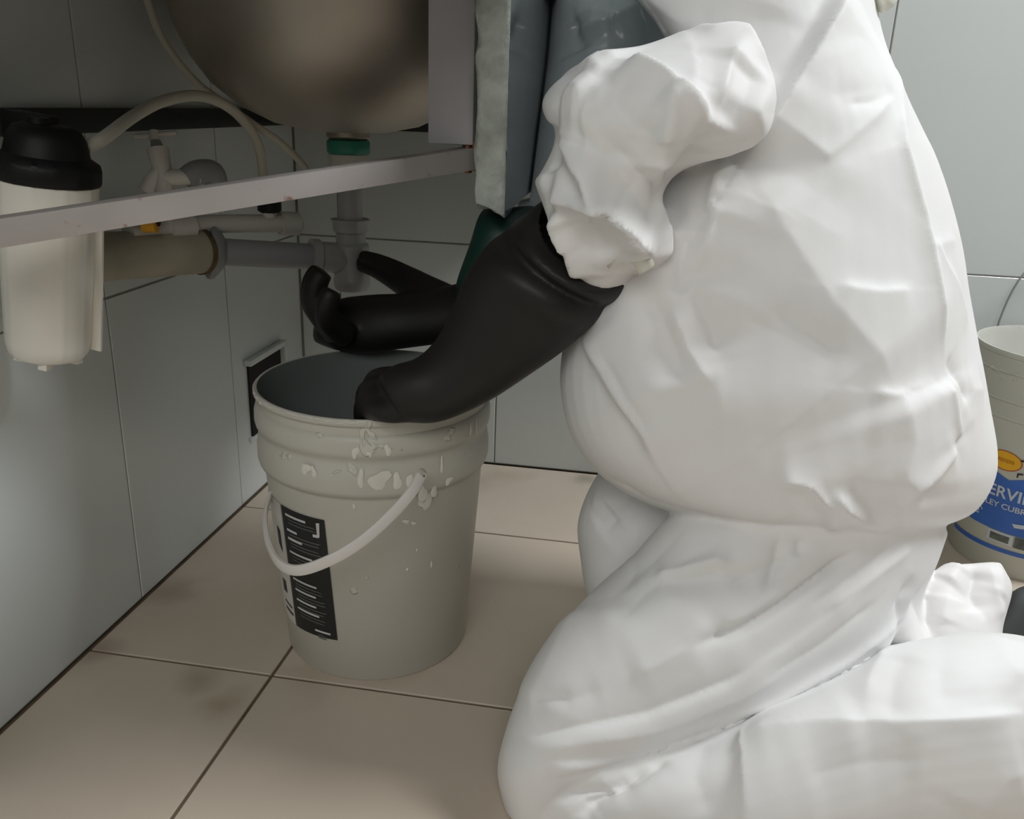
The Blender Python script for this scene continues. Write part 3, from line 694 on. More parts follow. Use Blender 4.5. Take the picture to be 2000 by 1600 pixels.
torso = MB().loft([
    ((0.7373, -0.4874, 0.9915), (0.1020, 0.0146, -0.0046), (0.0041, 0.1261, 0.0314)),
    ((0.7580, -0.5098, 0.9193), (0.1383, 0.0218, -0.0007), (0.0081, 0.1570, 0.0299)),
    ((0.7859, -0.5291, 0.8528), (0.1232, 0.0201, 0.0015), (0.0130, 0.1680, 0.0224)),
    ((0.8130, -0.5420, 0.7893), (0.1133, 0.0184, 0.0011), (0.0174, 0.1686, 0.0130)),
    ((0.8361, -0.5558, 0.7250), (0.1247, 0.0204, 0.0015), (0.0218, 0.1736, 0.0032)),
    ((0.8406, -0.5708, 0.6509), (0.1622, 0.0278, 0.0055), (0.0235, 0.1782, -0.0090)),
    ((0.8391, -0.5863, 0.5779), (0.1949, 0.0334, 0.0066), (0.0247, 0.1870, -0.0226)),
    ((0.8373, -0.6013, 0.5062), (0.2196, 0.0366, 0.0047), (0.0258, 0.1948, -0.0374)),
    ((0.8441, -0.6134, 0.4391), (0.2351, 0.0382, 0.0023), (0.0276, 0.1966, -0.0511)),
    ((0.8534, -0.6252, 0.3867), (0.2430, 0.0375, -0.0032), (0.0300, 0.1983, -0.0624)),
    ((0.8689, -0.6356, 0.3355), (0.2422, 0.0379, -0.0018), (0.0328, 0.1946, -0.0718)),
    ((0.8862, -0.6464, 0.2974), (0.2245, 0.0364, 0.0019), (0.0351, 0.1868, -0.0769)),
    ((0.9032, -0.6547, 0.2664), (0.1896, 0.0304, 0.0007), (0.0362, 0.1750, -0.0781)),
    ((0.9161, -0.6586, 0.2497), (0.1423, 0.0227, 0.0002), (0.0353, 0.1600, -0.0745)),
    ((0.9335, -0.6593, 0.2399), (0.0929, 0.0147, -0.0003), (0.0316, 0.1324, -0.0630))], 56, 6, 2.25, 0.1)
thigh = MB().loft([
    ((0.9672, -0.6418, 0.3042), (0.0838, -0.0008, -0.0397), (0.0338, 0.1260, -0.0508)),
    ((0.9243, -0.6725, 0.2674), (0.1317, 0.0115, -0.0265), (0.0290, 0.1247, -0.0566)),
    ((0.8882, -0.7027, 0.2288), (0.1457, 0.0111, -0.0340), (0.0244, 0.1210, -0.0617)),
    ((0.8480, -0.7368, 0.1813), (0.1454, 0.0067, -0.0460), (0.0186, 0.1130, -0.0657)),
    ((0.7927, -0.7721, 0.1370), (0.1263, 0.0003, -0.0557), (0.0111, 0.1041, -0.0684)),
    ((0.7309, -0.8062, 0.0988), (0.1047, -0.0008, -0.0491), (0.0034, 0.0928, -0.0678)),
    ((0.6812, -0.8370, 0.0647), (0.0830, -0.0001, -0.0373), (-0.0019, 0.0819, -0.0656)),
    ((0.6448, -0.8666, 0.0278), (0.0613, -0.0008, -0.0297), (-0.0051, 0.0712, -0.0627)),
    ((0.6219, -0.8864, -0.0023), (0.0429, -0.0016, -0.0235), (-0.0064, 0.0617, -0.0581)),
    ((0.6179, -0.9027, -0.0315), (0.0276, -0.0018, -0.0174), (-0.0047, 0.0422, -0.0424))], 48, 6, 2.2, 0.3)
far_leg = MB().loft([
    ((0.7764, -0.5471, 0.2939), (0.0901, 0.0120, -0.0065), (0.0065, 0.0934, -0.0352)),
    ((0.7502, -0.5719, 0.2359), (0.1023, 0.0119, -0.0124), (0.0043, 0.0914, -0.0403)),
    ((0.7336, -0.5934, 0.1829), (0.1038, 0.0127, -0.0108), (0.0029, 0.0894, -0.0447)),
    ((0.7260, -0.6066, 0.1342), (0.0895, 0.0108, -0.0097), (0.0021, 0.0831, -0.0460)),
    ((0.7217, -0.6193, 0.0851), (0.0717, 0.0083, -0.0088), (0.0016, 0.0768, -0.0468)),
    ((0.7284, -0.6285, 0.0565), (0.0541, 0.0064, -0.0062), (0.0016, 0.0589, -0.0379))], 40, 6, 2.2, 0.2)
calf = MB().loft([
    ((0.6194, -0.8901, -0.0116), (-0.0066, -0.0180, -0.0476), (-0.0055, 0.0503, -0.0483)),
    ((0.6887, -0.8926, -0.0044), (-0.0030, -0.0203, -0.0558), (-0.0010, 0.0615, -0.0587)),
    ((0.7560, -0.8909, 0.0004), (0.0007, -0.0231, -0.0653), (0.0052, 0.0689, -0.0652)),
    ((0.8207, -0.8758, -0.0013), (0.0026, -0.0303, -0.0862), (0.0133, 0.0837, -0.0777)),
    ((0.8546, -0.8714, -0.0040), (0.0081, -0.0353, -0.1027), (0.0183, 0.0907, -0.0840)),
    ((0.9025, -0.8508, 0.0024), (0.0103, -0.0379, -0.1111), (0.0260, 0.1010, -0.0903)),
    ((0.9754, -0.8185, 0.0152), (0.0114, -0.0423, -0.1239), (0.0379, 0.1125, -0.0949)),
    ((1.0377, -0.7926, 0.0300), (0.0119, -0.0441, -0.1292), (0.0483, 0.1208, -0.0966)),
    ((1.1162, -0.7674, 0.0355), (0.0148, -0.0438, -0.1297), (0.0574, 0.1200, -0.0924)),
    ((1.1947, -0.7501, 0.0341), (0.0167, -0.0397, -0.1189), (0.0630, 0.1129, -0.0855)),
    ((1.2781, -0.7365, 0.0198), (0.0145, -0.0315, -0.0950), (0.0500, 0.0779, -0.0593))], 48, 6, 2.05, 0.1)
far_foot = MB().loft([
    ((1.1226, -0.6204, 0.0538), (0.0565, 0.0097, 0.0019), (0.0231, 0.0556, -0.0356)),
    ((1.1199, -0.6067, 0.0935), (0.0529, 0.0091, 0.0018), (0.0215, 0.0527, -0.0313)),
    ((1.1220, -0.5960, 0.1226), (0.0547, 0.0088, 0.0003), (0.0183, 0.0452, -0.0253)),
    ((1.1268, -0.5808, 0.1481), (0.0547, 0.0085, -0.0006), (0.0141, 0.0350, -0.0185)),
    ((1.1295, -0.5720, 0.1715), (0.0360, 0.0070, 0.0037), (0.0068, 0.0168, -0.0084))], 36, 6, 2.6, 0.1)
foot_fold = MB().loft([
    ((1.0572, -0.6167, 0.0332), (0.0390, 0.0067, 0.0013), (0.0140, 0.0401, -0.0264)),
    ((1.0581, -0.5987, 0.0831), (0.0302, 0.0052, 0.0010), (0.0128, 0.0370, -0.0222)),
    ((1.0668, -0.5834, 0.1224), (0.0177, 0.0036, 0.0022), (0.0087, 0.0251, -0.0139))], 28, 6, 2.2, 0.2)
seat = MB().loft([
    ((0.9852, -0.6265, 0.2489), (0.0899, 0.0091, -0.0145), (0.0398, 0.1412, -0.0638)),
    ((0.9979, -0.6298, 0.2036), (0.0718, 0.0081, -0.0094), (0.0409, 0.1385, -0.0690)),
    ((1.0085, -0.6370, 0.1485), (0.0505, 0.0055, -0.0072), (0.0364, 0.1181, -0.0658)),
    ((1.0382, -0.6510, 0.0958), (0.0375, 0.0054, -0.0017), (0.0280, 0.0817, -0.0505))], 40, 6, 2.2, 0.3)
sleeve = MB().loft([
    ((0.7309, -0.7501, 0.7689), (0.0260, 0.0044, 0.0009), (0.0009, 0.0249, 0.0018)),
    ((0.7230, -0.7622, 0.7536), (0.0517, 0.0077, -0.0013), (0.0012, 0.0449, 0.0025)),
    ((0.7127, -0.7744, 0.7391), (0.0747, 0.0099, -0.0056), (0.0008, 0.0579, 0.0023)),
    ((0.6984, -0.7886, 0.7205), (0.0928, 0.0116, -0.0089), (-0.0001, 0.0660, 0.0012)),
    ((0.6861, -0.7987, 0.6976), (0.0981, 0.0123, -0.0093), (-0.0012, 0.0700, -0.0006)),
    ((0.6783, -0.7976, 0.6742), (0.0819, 0.0110, -0.0056), (-0.0018, 0.0679, -0.0025)),
    ((0.6581, -0.7989, 0.6494), (0.0699, 0.0097, -0.0039), (-0.0031, 0.0618, -0.0041)),
    ((0.6485, -0.7962, 0.6312), (0.0661, 0.0081, -0.0068), (-0.0035, 0.0577, -0.0051)),
    ((0.6527, -0.7924, 0.6098), (0.0600, 0.0078, -0.0049), (-0.0031, 0.0546, -0.0062)),
    ((0.6571, -0.7895, 0.5858), (0.0538, 0.0073, -0.0035), (-0.0026, 0.0514, -0.0072)),
    ((0.6605, -0.7886, 0.5657), (0.0450, 0.0073, 0.0004), (-0.0020, 0.0434, -0.0071)),
    ((0.6522, -0.7865, 0.5511), (0.0262, 0.0053, 0.0033), (-0.0018, 0.0314, -0.0057)),
    ((0.6468, -0.7765, 0.5335), (0.0199, 0.0043, 0.0031), (-0.0017, 0.0274, -0.0055))], 48, 6, 2.1, 0.12)
upper_arm = MB().loft([
    ((0.7388, -0.5990, 0.9185), (0.1142, 0.0169, -0.0036), (0.0029, 0.0783, 0.0161)),
    ((0.7405, -0.6187, 0.8475), (0.1198, 0.0187, -0.0009), (0.0029, 0.0742, 0.0104)),
    ((0.7585, -0.6305, 0.7913), (0.0821, 0.0114, -0.0047), (0.0040, 0.0696, 0.0060)),
    ((0.7582, -0.6475, 0.7436), (0.0500, 0.0068, -0.0033), (0.0035, 0.0599, 0.0023)),
    ((0.7551, -0.6596, 0.6959), (0.0422, 0.0063, -0.0011), (0.0028, 0.0499, -0.0005))], 40, 6, 2.2, 0.3)
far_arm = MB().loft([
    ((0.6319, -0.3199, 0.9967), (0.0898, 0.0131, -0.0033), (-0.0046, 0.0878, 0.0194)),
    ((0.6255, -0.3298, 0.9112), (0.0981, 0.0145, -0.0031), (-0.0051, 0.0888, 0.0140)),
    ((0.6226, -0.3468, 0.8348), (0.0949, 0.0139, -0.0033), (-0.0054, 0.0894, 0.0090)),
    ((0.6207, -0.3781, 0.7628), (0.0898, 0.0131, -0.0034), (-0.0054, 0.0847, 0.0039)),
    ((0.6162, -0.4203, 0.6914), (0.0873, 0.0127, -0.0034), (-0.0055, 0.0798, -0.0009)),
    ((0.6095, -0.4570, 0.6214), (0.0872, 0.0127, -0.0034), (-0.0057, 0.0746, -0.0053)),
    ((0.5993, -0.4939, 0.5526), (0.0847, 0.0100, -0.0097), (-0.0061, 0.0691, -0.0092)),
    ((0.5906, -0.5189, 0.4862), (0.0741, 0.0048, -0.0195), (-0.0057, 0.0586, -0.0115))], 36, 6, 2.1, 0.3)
head = MB().loft([
    ((0.7225, -0.5126, 0.9878), (0.0588, 0.0063, -0.0086), (0.0015, 0.0776, 0.0195)),
    ((0.6748, -0.5176, 1.0251), (0.0746, 0.0090, -0.0079), (-0.0022, 0.0961, 0.0275)),
    ((0.6460, -0.5161, 1.0724), (0.0819, 0.0103, -0.0076), (-0.0051, 0.1044, 0.0343)),
    ((0.6354, -0.5072, 1.1321), (0.0701, 0.0093, -0.0053), (-0.0059, 0.1027, 0.0389)),
    ((0.6394, -0.4911, 1.1758), (0.0405, 0.0051, -0.0037), (-0.0039, 0.0739, 0.0304))], 36, 6, 2.1, 0.6)

ZONES = {'body': [torso, upper_arm, head], 'sleeve': [sleeve], 'thigh': [thigh, far_leg, seat], 'calf': [calf], 'foot': [far_foot, foot_fold], 'inner': [far_arm]}
from mathutils.bvhtree import BVHTree
def zone_tree(parts):
    q = shells_to_one(parts); return BVHTree.FromPolygons([Vector(p) for p in q.v], q.f)
ZT = {k: zone_tree(p) for k, p in ZONES.items()}
suit_me = remesh(shells_to_one([torso, thigh, far_leg, calf, far_foot, foot_fold, seat, sleeve, upper_arm, head]), 0.0033, 5, 0.5)
far_sleeve_me = remesh(far_arm, 0.004, 4, 0.5)
# ==BASE DONE==
CREASES = [   # kind, height, falloff, polyline on the cloth (metres)
    ('body', 'r', 0.016, 0.09, [(0.7784,-0.754,0.6538), (0.7949,-0.7646,0.6271), (0.8115,-0.7737,0.6004), (0.8249,-0.778,0.5838), (0.8384,-0.7821,0.5671), (0.852,-0.785,0.5503), (0.8659,-0.7867,0.5331), (0.8881,-0.7852,0.512), (0.9108,-0.7828,0.4904), (0.9251,-0.7839,0.4708), (0.9393,-0.7854,0.4513)]),
    ('body', 'r', 0.01, 0.06, [(0.9393,-0.7854,0.4513), (0.9473,-0.7892,0.4302), (0.9557,-0.7915,0.4084), (0.9523,-0.8011,0.3808), (0.9505,-0.8053,0.351)]),
    ('calf', 's', 0.006, 0.06, [(0.8262,-0.8871,0.1199), (0.8232,-0.9359,0.1142), (0.8238,-0.9509,0.0995), (0.8253,-0.9607,0.0806), (0.8275,-0.9667,0.0581)]),
    ('calf', 'v', 0.007, 0.01, [(0.7556,-0.909,0.0923), (0.7241,-0.9372,0.0834), (0.701,-0.9501,0.0669)]),
    ('calf', 'v', 0.005, 0.008, [(0.7001,-0.9435,0.0733), (0.6825,-0.9541,0.048)]),
    ('sleeve', 'r', 0.01, 0.07, [(0.6121,-0.8507,0.7116), (0.632,-0.8559,0.7162), (0.6563,-0.8631,0.7128), (0.6799,-0.8646,0.7096), (0.6985,-0.864,0.7049), (0.7171,-0.8608,0.7001), (0.736,-0.8538,0.6953)]),
    ('thigh', 'r', 0.008, 0.06, [(0.6558,-0.8196,0.2001), (0.6437,-0.8533,0.1851), (0.6312,-0.8749,0.1634), (0.6215,-0.8937,0.141), (0.6115,-0.9086,0.1161)]),
    ('body', 'v', 0.008, 0.03, [(0.8527,-0.6581,0.8297), (0.8406,-0.6814,0.8043), (0.8296,-0.6986,0.7802), (0.8191,-0.7137,0.7564), (0.8094,-0.724,0.7374), (0.8,-0.732,0.7184)]),
    ('body', 's', 0.02, 0.06, [(0.8615,-0.6481,0.831), (0.8487,-0.6747,0.8052), (0.8373,-0.6944,0.7806), (0.8264,-0.7113,0.7567), (0.8162,-0.7226,0.7376), (0.8065,-0.7313,0.7186), (0.7969,-0.7383,0.6996), (0.7868,-0.7444,0.6809), (0.7767,-0.7508,0.662)]),
    ('body', 'r', 0.008, 0.028, [(0.9222,-0.5931,0.767), (0.9197,-0.6362,0.742), (0.921,-0.6599,0.7189), (0.9218,-0.6797,0.6949), (0.9238,-0.6939,0.6712), (0.9356,-0.7018,0.6405), (0.9477,-0.7089,0.6097), (0.9565,-0.7178,0.5788), (0.9657,-0.7252,0.5476), (0.9755,-0.7303,0.5184), (0.9855,-0.7348,0.4887), (1.0004,-0.7381,0.4561)]),
    ('body', 's', 0.0035, 0.026, [(0.797,-0.7389,0.6978), (0.8161,-0.7414,0.6829), (0.847,-0.7406,0.6645), (0.8632,-0.7303,0.6774), (0.8929,-0.7028,0.7013), (0.9179,-0.6572,0.7261)]),
    ('body', 'v', 0.003, 0.02, [(0.8393,-0.7246,0.7181), (0.8695,-0.7076,0.7238), (0.9145,-0.6599,0.7284)]),
    ('body', 's', 0.006, 0.035, [(0.9892,-0.7465,0.4593), (0.9622,-0.7689,0.4569), (0.9377,-0.7862,0.4514), (0.9085,-0.7979,0.4562)]),
    ('body', 'r', 0.007, 0.022, [(0.9873,-0.7481,0.4596), (1.0011,-0.7554,0.4212), (1.0111,-0.7572,0.3964)]),
    ('body', 'r', 0.008, 0.016, [(1.0111,-0.7572,0.3964), (0.9823,-0.7861,0.3736), (0.952,-0.8046,0.3514)]),
    ('body', 'r', 0.008, 0.014, [(0.8253,-0.8367,0.3676), (0.8441,-0.8342,0.3723), (0.8632,-0.8313,0.3677), (0.883,-0.827,0.3479), (0.9036,-0.8049,0.3132)]),
    ('body', 'v', 0.005, 0.018, [(0.8364,-0.8352,0.3573), (0.856,-0.8326,0.3567), (0.8762,-0.8265,0.3386), (0.8906,-0.8074,0.3112)]),
    ('body', 'r', 0.006, 0.014, [(0.8831,-0.8275,0.3661), (0.9025,-0.8222,0.3451), (0.9334,-0.8049,0.3236), (0.965,-0.7794,0.3002)]),
    ('body', 'v', 0.004, 0.02, [(0.8974,-0.8226,0.3774), (0.9223,-0.8165,0.3474), (0.9444,-0.7999,0.3224)]),
    ('body', 's', 0.004, 0.03, [(0.9431,-0.7443,0.5457), (0.9051,-0.7668,0.5456), (0.8617,-0.7817,0.5515)]),
    ('body', 's', 0.009, 0.04, [(0.632,-0.7615,0.4841), (0.6496,-0.7877,0.4654), (0.6735,-0.8111,0.438), (0.6896,-0.8199,0.4204), (0.7056,-0.8259,0.4021), (0.7198,-0.8279,0.3716)]),
    ('body', 'r', 0.003, 0.014, [(0.7648,-0.8156,0.4876), (0.7679,-0.8235,0.4647), (0.7711,-0.8301,0.4414), (0.7754,-0.8341,0.4173), (0.7799,-0.8373,0.3925), (0.7876,-0.8379,0.3667), (0.7965,-0.83,0.3366)]),
    ('body', 'v', 0.005, 0.035, [(0.682,-0.784,0.5399), (0.6966,-0.7984,0.5186), (0.7109,-0.8083,0.4966), (0.7203,-0.8167,0.474), (0.7297,-0.8256,0.4518)]),
    ('body', 'b', 0.006, 0.04, [(0.6583,-0.7782,0.5166), (0.6732,-0.794,0.4979), (0.6877,-0.8062,0.4788), (0.7049,-0.8195,0.4555), (0.7219,-0.8281,0.431)]),
    ('body', 'v', 0.004, 0.03, [(0.729,-0.7893,0.5639), (0.7417,-0.8001,0.5421), (0.7546,-0.8075,0.5198), (0.7662,-0.8171,0.483)]),
    ('body', 's', 0.008, 0.025, [(0.7732,-0.7517,0.6591), (0.7517,-0.755,0.6442), (0.7461,-0.7657,0.6199), (0.7505,-0.7749,0.602), (0.7385,-0.7906,0.5647)]),
    ('sleeve', 'v', 0.012, 0.022, [(0.7271,-0.845,0.6699), (0.7223,-0.821,0.6488), (0.7193,-0.7581,0.6178), (0.7286,-0.7736,0.5957)]),
    ('body', 'v', 0.006, 0.022, [(0.763,-0.7716,0.6119), (0.7535,-0.7833,0.5839), (0.7401,-0.7983,0.5466)]),
    ('body', 's', 0.004, 0.03, [(1.0295,-0.6749,0.4986), (1.0025,-0.687,0.5427), (0.9791,-0.7014,0.5673), (0.9581,-0.71,0.5904)]),
    ('body', 'v', 0.003, 0.014, [(0.9944,-0.7296,0.4827), (1.0131,-0.7248,0.4558), (1.0254,-0.7265,0.4299)]),
    ('body', 'r', 0.004, 0.018, [(1.0244,-0.719,0.4441), (1.0519,-0.6856,0.4331)]),
    ('body', 'v', 0.004, 0.022, [(1.0212,-0.7332,0.4263), (1.0123,-0.7529,0.4048), (1.0051,-0.7676,0.3821), (0.9907,-0.7827,0.3591), (0.9798,-0.7877,0.332)]),
    ('body', 'r', 0.002, 0.025, [(0.7906,-0.767,0.6223), (0.8299,-0.7664,0.6101), (0.8526,-0.7653,0.5992), (0.8759,-0.7622,0.5881)]),
    ('body', 'v', 0.003, 0.025, [(0.7853,-0.8057,0.5216), (0.8076,-0.805,0.5132), (0.8301,-0.8033,0.5046), (0.8557,-0.8017,0.4911), (0.8815,-0.7992,0.4773)]),
    ('body', 'r', 0.004, 0.03, [(0.8605,-0.8257,0.3308), (0.8264,-0.8363,0.3594), (0.7956,-0.8384,0.3732)]),
    ('thigh', 'v', 0.002, 0.012, [(0.759,-0.7967,0.3108), (0.785,-0.8045,0.3082), (0.8101,-0.8145,0.3068), (0.8376,-0.8167,0.3066), (0.8655,-0.8151,0.3046), (0.899,-0.808,0.3039), (0.9339,-0.7962,0.3009), (0.9619,-0.7808,0.3023), (0.9927,-0.7584,0.3006), (1.0205,-0.745,0.3068)]),
    ('thigh', 'v', 0.013, 0.015, [(0.9345,-0.7991,0.2932), (0.8989,-0.822,0.272), (0.8806,-0.8326,0.259), (0.8626,-0.8426,0.2458), (0.8408,-0.8528,0.2334), (0.8191,-0.8625,0.2208), (0.7909,-0.8716,0.2126), (0.7628,-0.8795,0.2036)]),
    ('thigh', 'r', 0.006, 0.02, [(0.9198,-0.8119,0.2766), (0.8974,-0.8262,0.2613), (0.8755,-0.8389,0.2453), (0.8536,-0.8498,0.2321), (0.8319,-0.8602,0.2188), (0.805,-0.8698,0.2093), (0.7783,-0.8788,0.1995)]),
    ('thigh', 'r', 0.007, 0.012, [(0.7237,-0.8373,0.2518), (0.7524,-0.8371,0.2649), (0.7868,-0.8344,0.2784), (0.8029,-0.8367,0.277)]),
    ('thigh', 'v', 0.004, 0.018, [(0.7386,-0.8497,0.2479), (0.7634,-0.8488,0.2551), (0.7881,-0.8462,0.2613), (0.8271,-0.8366,0.2755)]),
    ('thigh', 'v', 0.004, 0.01, [(0.8462,-0.8174,0.3051), (0.8462,-0.8336,0.2762), (0.8344,-0.8482,0.2482)]),
    ('thigh', 'v', 0.003, 0.009, [(0.8686,-0.8145,0.3047), (0.8668,-0.8252,0.2858)]),
    ('thigh', 's', 0.007, 0.022, [(0.9542,-0.7957,0.2691), (0.9361,-0.8101,0.2541), (0.9187,-0.8229,0.2386), (0.9003,-0.8343,0.2267), (0.8823,-0.8445,0.2144), (0.8646,-0.8539,0.2016), (0.8451,-0.863,0.1912), (0.8257,-0.8715,0.1805), (0.8065,-0.8793,0.1692), (0.7805,-0.8884,0.1592), (0.7545,-0.8974,0.1492), (0.7286,-0.9063,0.1391), (0.7024,-0.9139,0.1341), (0.6762,-0.9205,0.1282), (0.6499,-0.9252,0.1209), (0.6247,-0.9255,0.1099), (0.5973,-0.9128,0.0877)]),
    ('thigh', 'v', 0.005, 0.012, [(0.5973,-0.9128,0.0877), (0.6247,-0.9255,0.1099), (0.6499,-0.9252,0.1209), (0.6762,-0.9205,0.1282), (0.7024,-0.9139,0.1341), (0.7286,-0.9063,0.1391), (0.7545,-0.8974,0.1492), (0.7805,-0.8884,0.1592), (0.8065,-0.8793,0.1692), (0.8257,-0.8715,0.1805), (0.8451,-0.863,0.1912), (0.8646,-0.8539,0.2016), (0.8823,-0.8445,0.2144), (0.9003,-0.8343,0.2267), (0.9187,-0.8229,0.2386), (0.9361,-0.8101,0.2541), (0.9542,-0.7957,0.2691)]),
    ('thigh', 'r', 0.006, 0.022, [(0.6051,-0.9273,0.0859), (0.6364,-0.9329,0.1031), (0.6661,-0.9282,0.1113), (0.6923,-0.9211,0.1158), (0.7187,-0.9122,0.1189), (0.7453,-0.9023,0.1214), (0.7698,-0.8933,0.1308), (0.7944,-0.8842,0.1403), (0.819,-0.8754,0.15), (0.8397,-0.8675,0.1639), (0.8608,-0.8582,0.1768), (0.8821,-0.8478,0.1891)]),
    ('thigh', 's', 0.006, 0.018, [(0.8421,-0.875,0.1255), (0.8186,-0.8726,0.1109), (0.7934,-0.8796,0.1035), (0.768,-0.8879,0.0971), (0.7423,-0.9006,0.0971), (0.717,-0.9132,0.0973), (0.6922,-0.9244,0.0965), (0.67,-0.9322,0.0954), (0.6477,-0.9374,0.0921), (0.6252,-0.9393,0.0858)]),
    ('thigh', 'v', 0.003, 0.013, [(0.6252,-0.9393,0.0858), (0.6477,-0.9374,0.0921), (0.67,-0.9322,0.0954), (0.6922,-0.9244,0.0965), (0.717,-0.9132,0.0973), (0.7423,-0.9006,0.0971), (0.768,-0.8879,0.0971), (0.7934,-0.8796,0.1035), (0.8186,-0.8726,0.1109), (0.8421,-0.875,0.1255)]),
    ('thigh', 'r', 0.004, 0.014, [(0.6338,-0.943,0.078), (0.6659,-0.9357,0.0838), (0.698,-0.9226,0.0846), (0.7254,-0.9099,0.0873), (0.7533,-0.896,0.0891)]),
    ('calf', 'v', 0.006, 0.01, [(0.6457,-0.945,0.0502), (0.6704,-0.9423,0.0621), (0.6948,-0.9398,0.0739), (0.7163,-0.9302,0.0832), (0.7382,-0.9153,0.0882)]),
    ('calf', 'v', 0.005, 0.009, [(0.6669,-0.95,0.0474), (0.7053,-0.9458,0.0732), (0.7239,-0.9335,0.0845)]),
    ('thigh', 'r', 0.006, 0.022, [(0.708,-0.8987,0.1726), (0.7392,-0.8888,0.1885), (0.7653,-0.8791,0.2037), (0.7903,-0.8623,0.2331)]),
    ('thigh', 'v', 0.003, 0.014, [(0.6149,-0.8995,0.1286), (0.6521,-0.9109,0.1458), (0.6865,-0.9056,0.1603)]),
    ('thigh', 'b', 0.005, 0.035, [(0.6646,-0.8596,0.2015), (0.6926,-0.8632,0.2169), (0.72,-0.8623,0.2292), (0.7433,-0.8625,0.2345), (0.7664,-0.8608,0.2387), (0.7896,-0.8577,0.2419)]),
    ('thigh', 'v', 0.004, 0.025, [(0.6783,-0.8451,0.2188), (0.6973,-0.8325,0.2383), (0.7165,-0.8186,0.2572), (0.7335,-0.8102,0.2729), (0.7506,-0.8018,0.2886)]),
    ('thigh', 'v', 0.005, 0.016, [(0.7958,-0.8239,0.2936), (0.7618,-0.8302,0.2753), (0.7403,-0.8401,0.2573), (0.7188,-0.8505,0.2397), (0.705,-0.8618,0.2238), (0.6913,-0.8726,0.2076)]),
    ('thigh', 's', 0.005, 0.025, [(1.0169,-0.7259,0.1797), (0.9795,-0.7798,0.1893), (0.9535,-0.8027,0.1815), (0.9301,-0.8182,0.1698), (0.9033,-0.8344,0.1603), (0.8775,-0.8478,0.1492), (0.8526,-0.8581,0.1361), (0.8216,-0.8712,0.13), (0.7911,-0.8836,0.1236)]),
    ('thigh', 'v', 0.007, 0.02, [(0.677,-0.6726,0.2421), (0.6567,-0.6701,0.2176)]),
    ('thigh', 'v', 0.008, 0.02, [(0.7047,-0.6873,0.2113), (0.7012,-0.814,0.2466), (0.6957,-0.8431,0.2322)]),
    ('thigh', 'r', 0.005, 0.018, [(0.6438,-0.6427,0.2346), (0.6756,-0.6644,0.2552), (0.7067,-0.6735,0.2561)]),
    ('calf', 'r', 0.009, 0.03, [(0.8259,-0.9047,0.1237), (0.8505,-0.908,0.1349), (0.8755,-0.9072,0.1428), (0.9058,-0.9042,0.1505), (0.9363,-0.8996,0.1568), (0.9595,-0.8975,0.1608), (0.9832,-0.8936,0.1635), (1.0081,-0.8866,0.164), (1.0375,-0.8762,0.1634), (1.0675,-0.8653,0.1624), (1.0976,-0.8547,0.1618)]),
    ('calf', 'r', 0.008, 0.022, [(0.9338,-0.9028,0.1541), (0.9458,-0.863,0.1735), (0.9686,-0.8188,0.176), (1.0135,-0.7253,0.1371)]),
    ('calf', 'v', 0.005, 0.02, [(0.957,-0.9012,0.1568), (0.9655,-0.8672,0.1797), (0.9871,-0.8216,0.187)]),
    ('calf', 'v', 0.004, 0.02, [(1.0056,-0.8864,0.1652), (1.0115,-0.8536,0.1891), (1.0352,-0.7774,0.1856)]),
    ('calf', 'r', 0.005, 0.025, [(1.0834,-0.7652,0.1885), (1.0841,-0.8221,0.19), (1.1009,-0.8358,0.1782)]),
    ('calf', 'v', 0.004, 0.03, [(0.8748,-0.9405,0.1158), (0.8982,-0.9329,0.1224), (0.9218,-0.9251,0.1288), (0.944,-0.9204,0.1309), (0.9661,-0.916,0.1331), (0.9888,-0.9102,0.1342)]),
    ('calf', 'r', 0.004, 0.03, [(1.0504,-0.9024,0.0649), (1.0619,-0.8965,0.0867), (1.0743,-0.8886,0.1067), (1.0993,-0.8784,0.1146)]),
    ('calf', 'v', 0.005, 0.022, [(0.7928,-0.8937,0.1037), (0.7819,-0.9401,0.0981), (0.7984,-0.9605,0.0709)]),
    ('foot', 'r', 0.009, 0.018, [(1.1118,-0.5892,0.178), (1.088,-0.6175,0.1657)]),
    ('foot', 'v', 0.009, 0.015, [(1.1238,-0.6411,0.1417), (1.1166,-0.6249,0.1595), (1.1251,-0.596,0.1763)]),
    ('foot', 'r', 0.008, 0.014, [(1.1536,-0.5803,0.1785), (1.1501,-0.6167,0.152)]),
    ('thigh', 'v', 0.007, 0.015, [(1.0728,-0.6615,0.1188), (1.0434,-0.6819,0.1559), (1.0109,-0.7454,0.2168)]),
    ('thigh', 'v', 0.008, 0.014, [(1.002,-0.7585,0.2484), (0.9883,-0.773,0.2178), (1.0005,-0.7404,0.1601)]),
    ('sleeve', 'r', 0.017, 0.03, [(0.5993,-0.8363,0.6921), (0.6113,-0.8466,0.6759), (0.6313,-0.8592,0.6538), (0.6496,-0.8518,0.6302), (0.6639,-0.8449,0.6132), (0.6786,-0.8364,0.5955), (0.6971,-0.8134,0.5731)]),
    ('sleeve', 'v', 0.012, 0.028, [(0.603,-0.8392,0.6882), (0.5991,-0.8346,0.6641), (0.5994,-0.8412,0.6468)]),
    ('sleeve', 'v', 0.009, 0.032, [(0.6411,-0.865,0.6859), (0.6572,-0.8653,0.6727), (0.6732,-0.8608,0.6591), (0.6989,-0.834,0.6342), (0.7147,-0.7647,0.6036)]),
    ('sleeve', 's', 0.013, 0.038, [(0.7369,-0.8533,0.6954), (0.7136,-0.8583,0.7083), (0.6912,-0.8525,0.7229), (0.6604,-0.8346,0.7364)]),
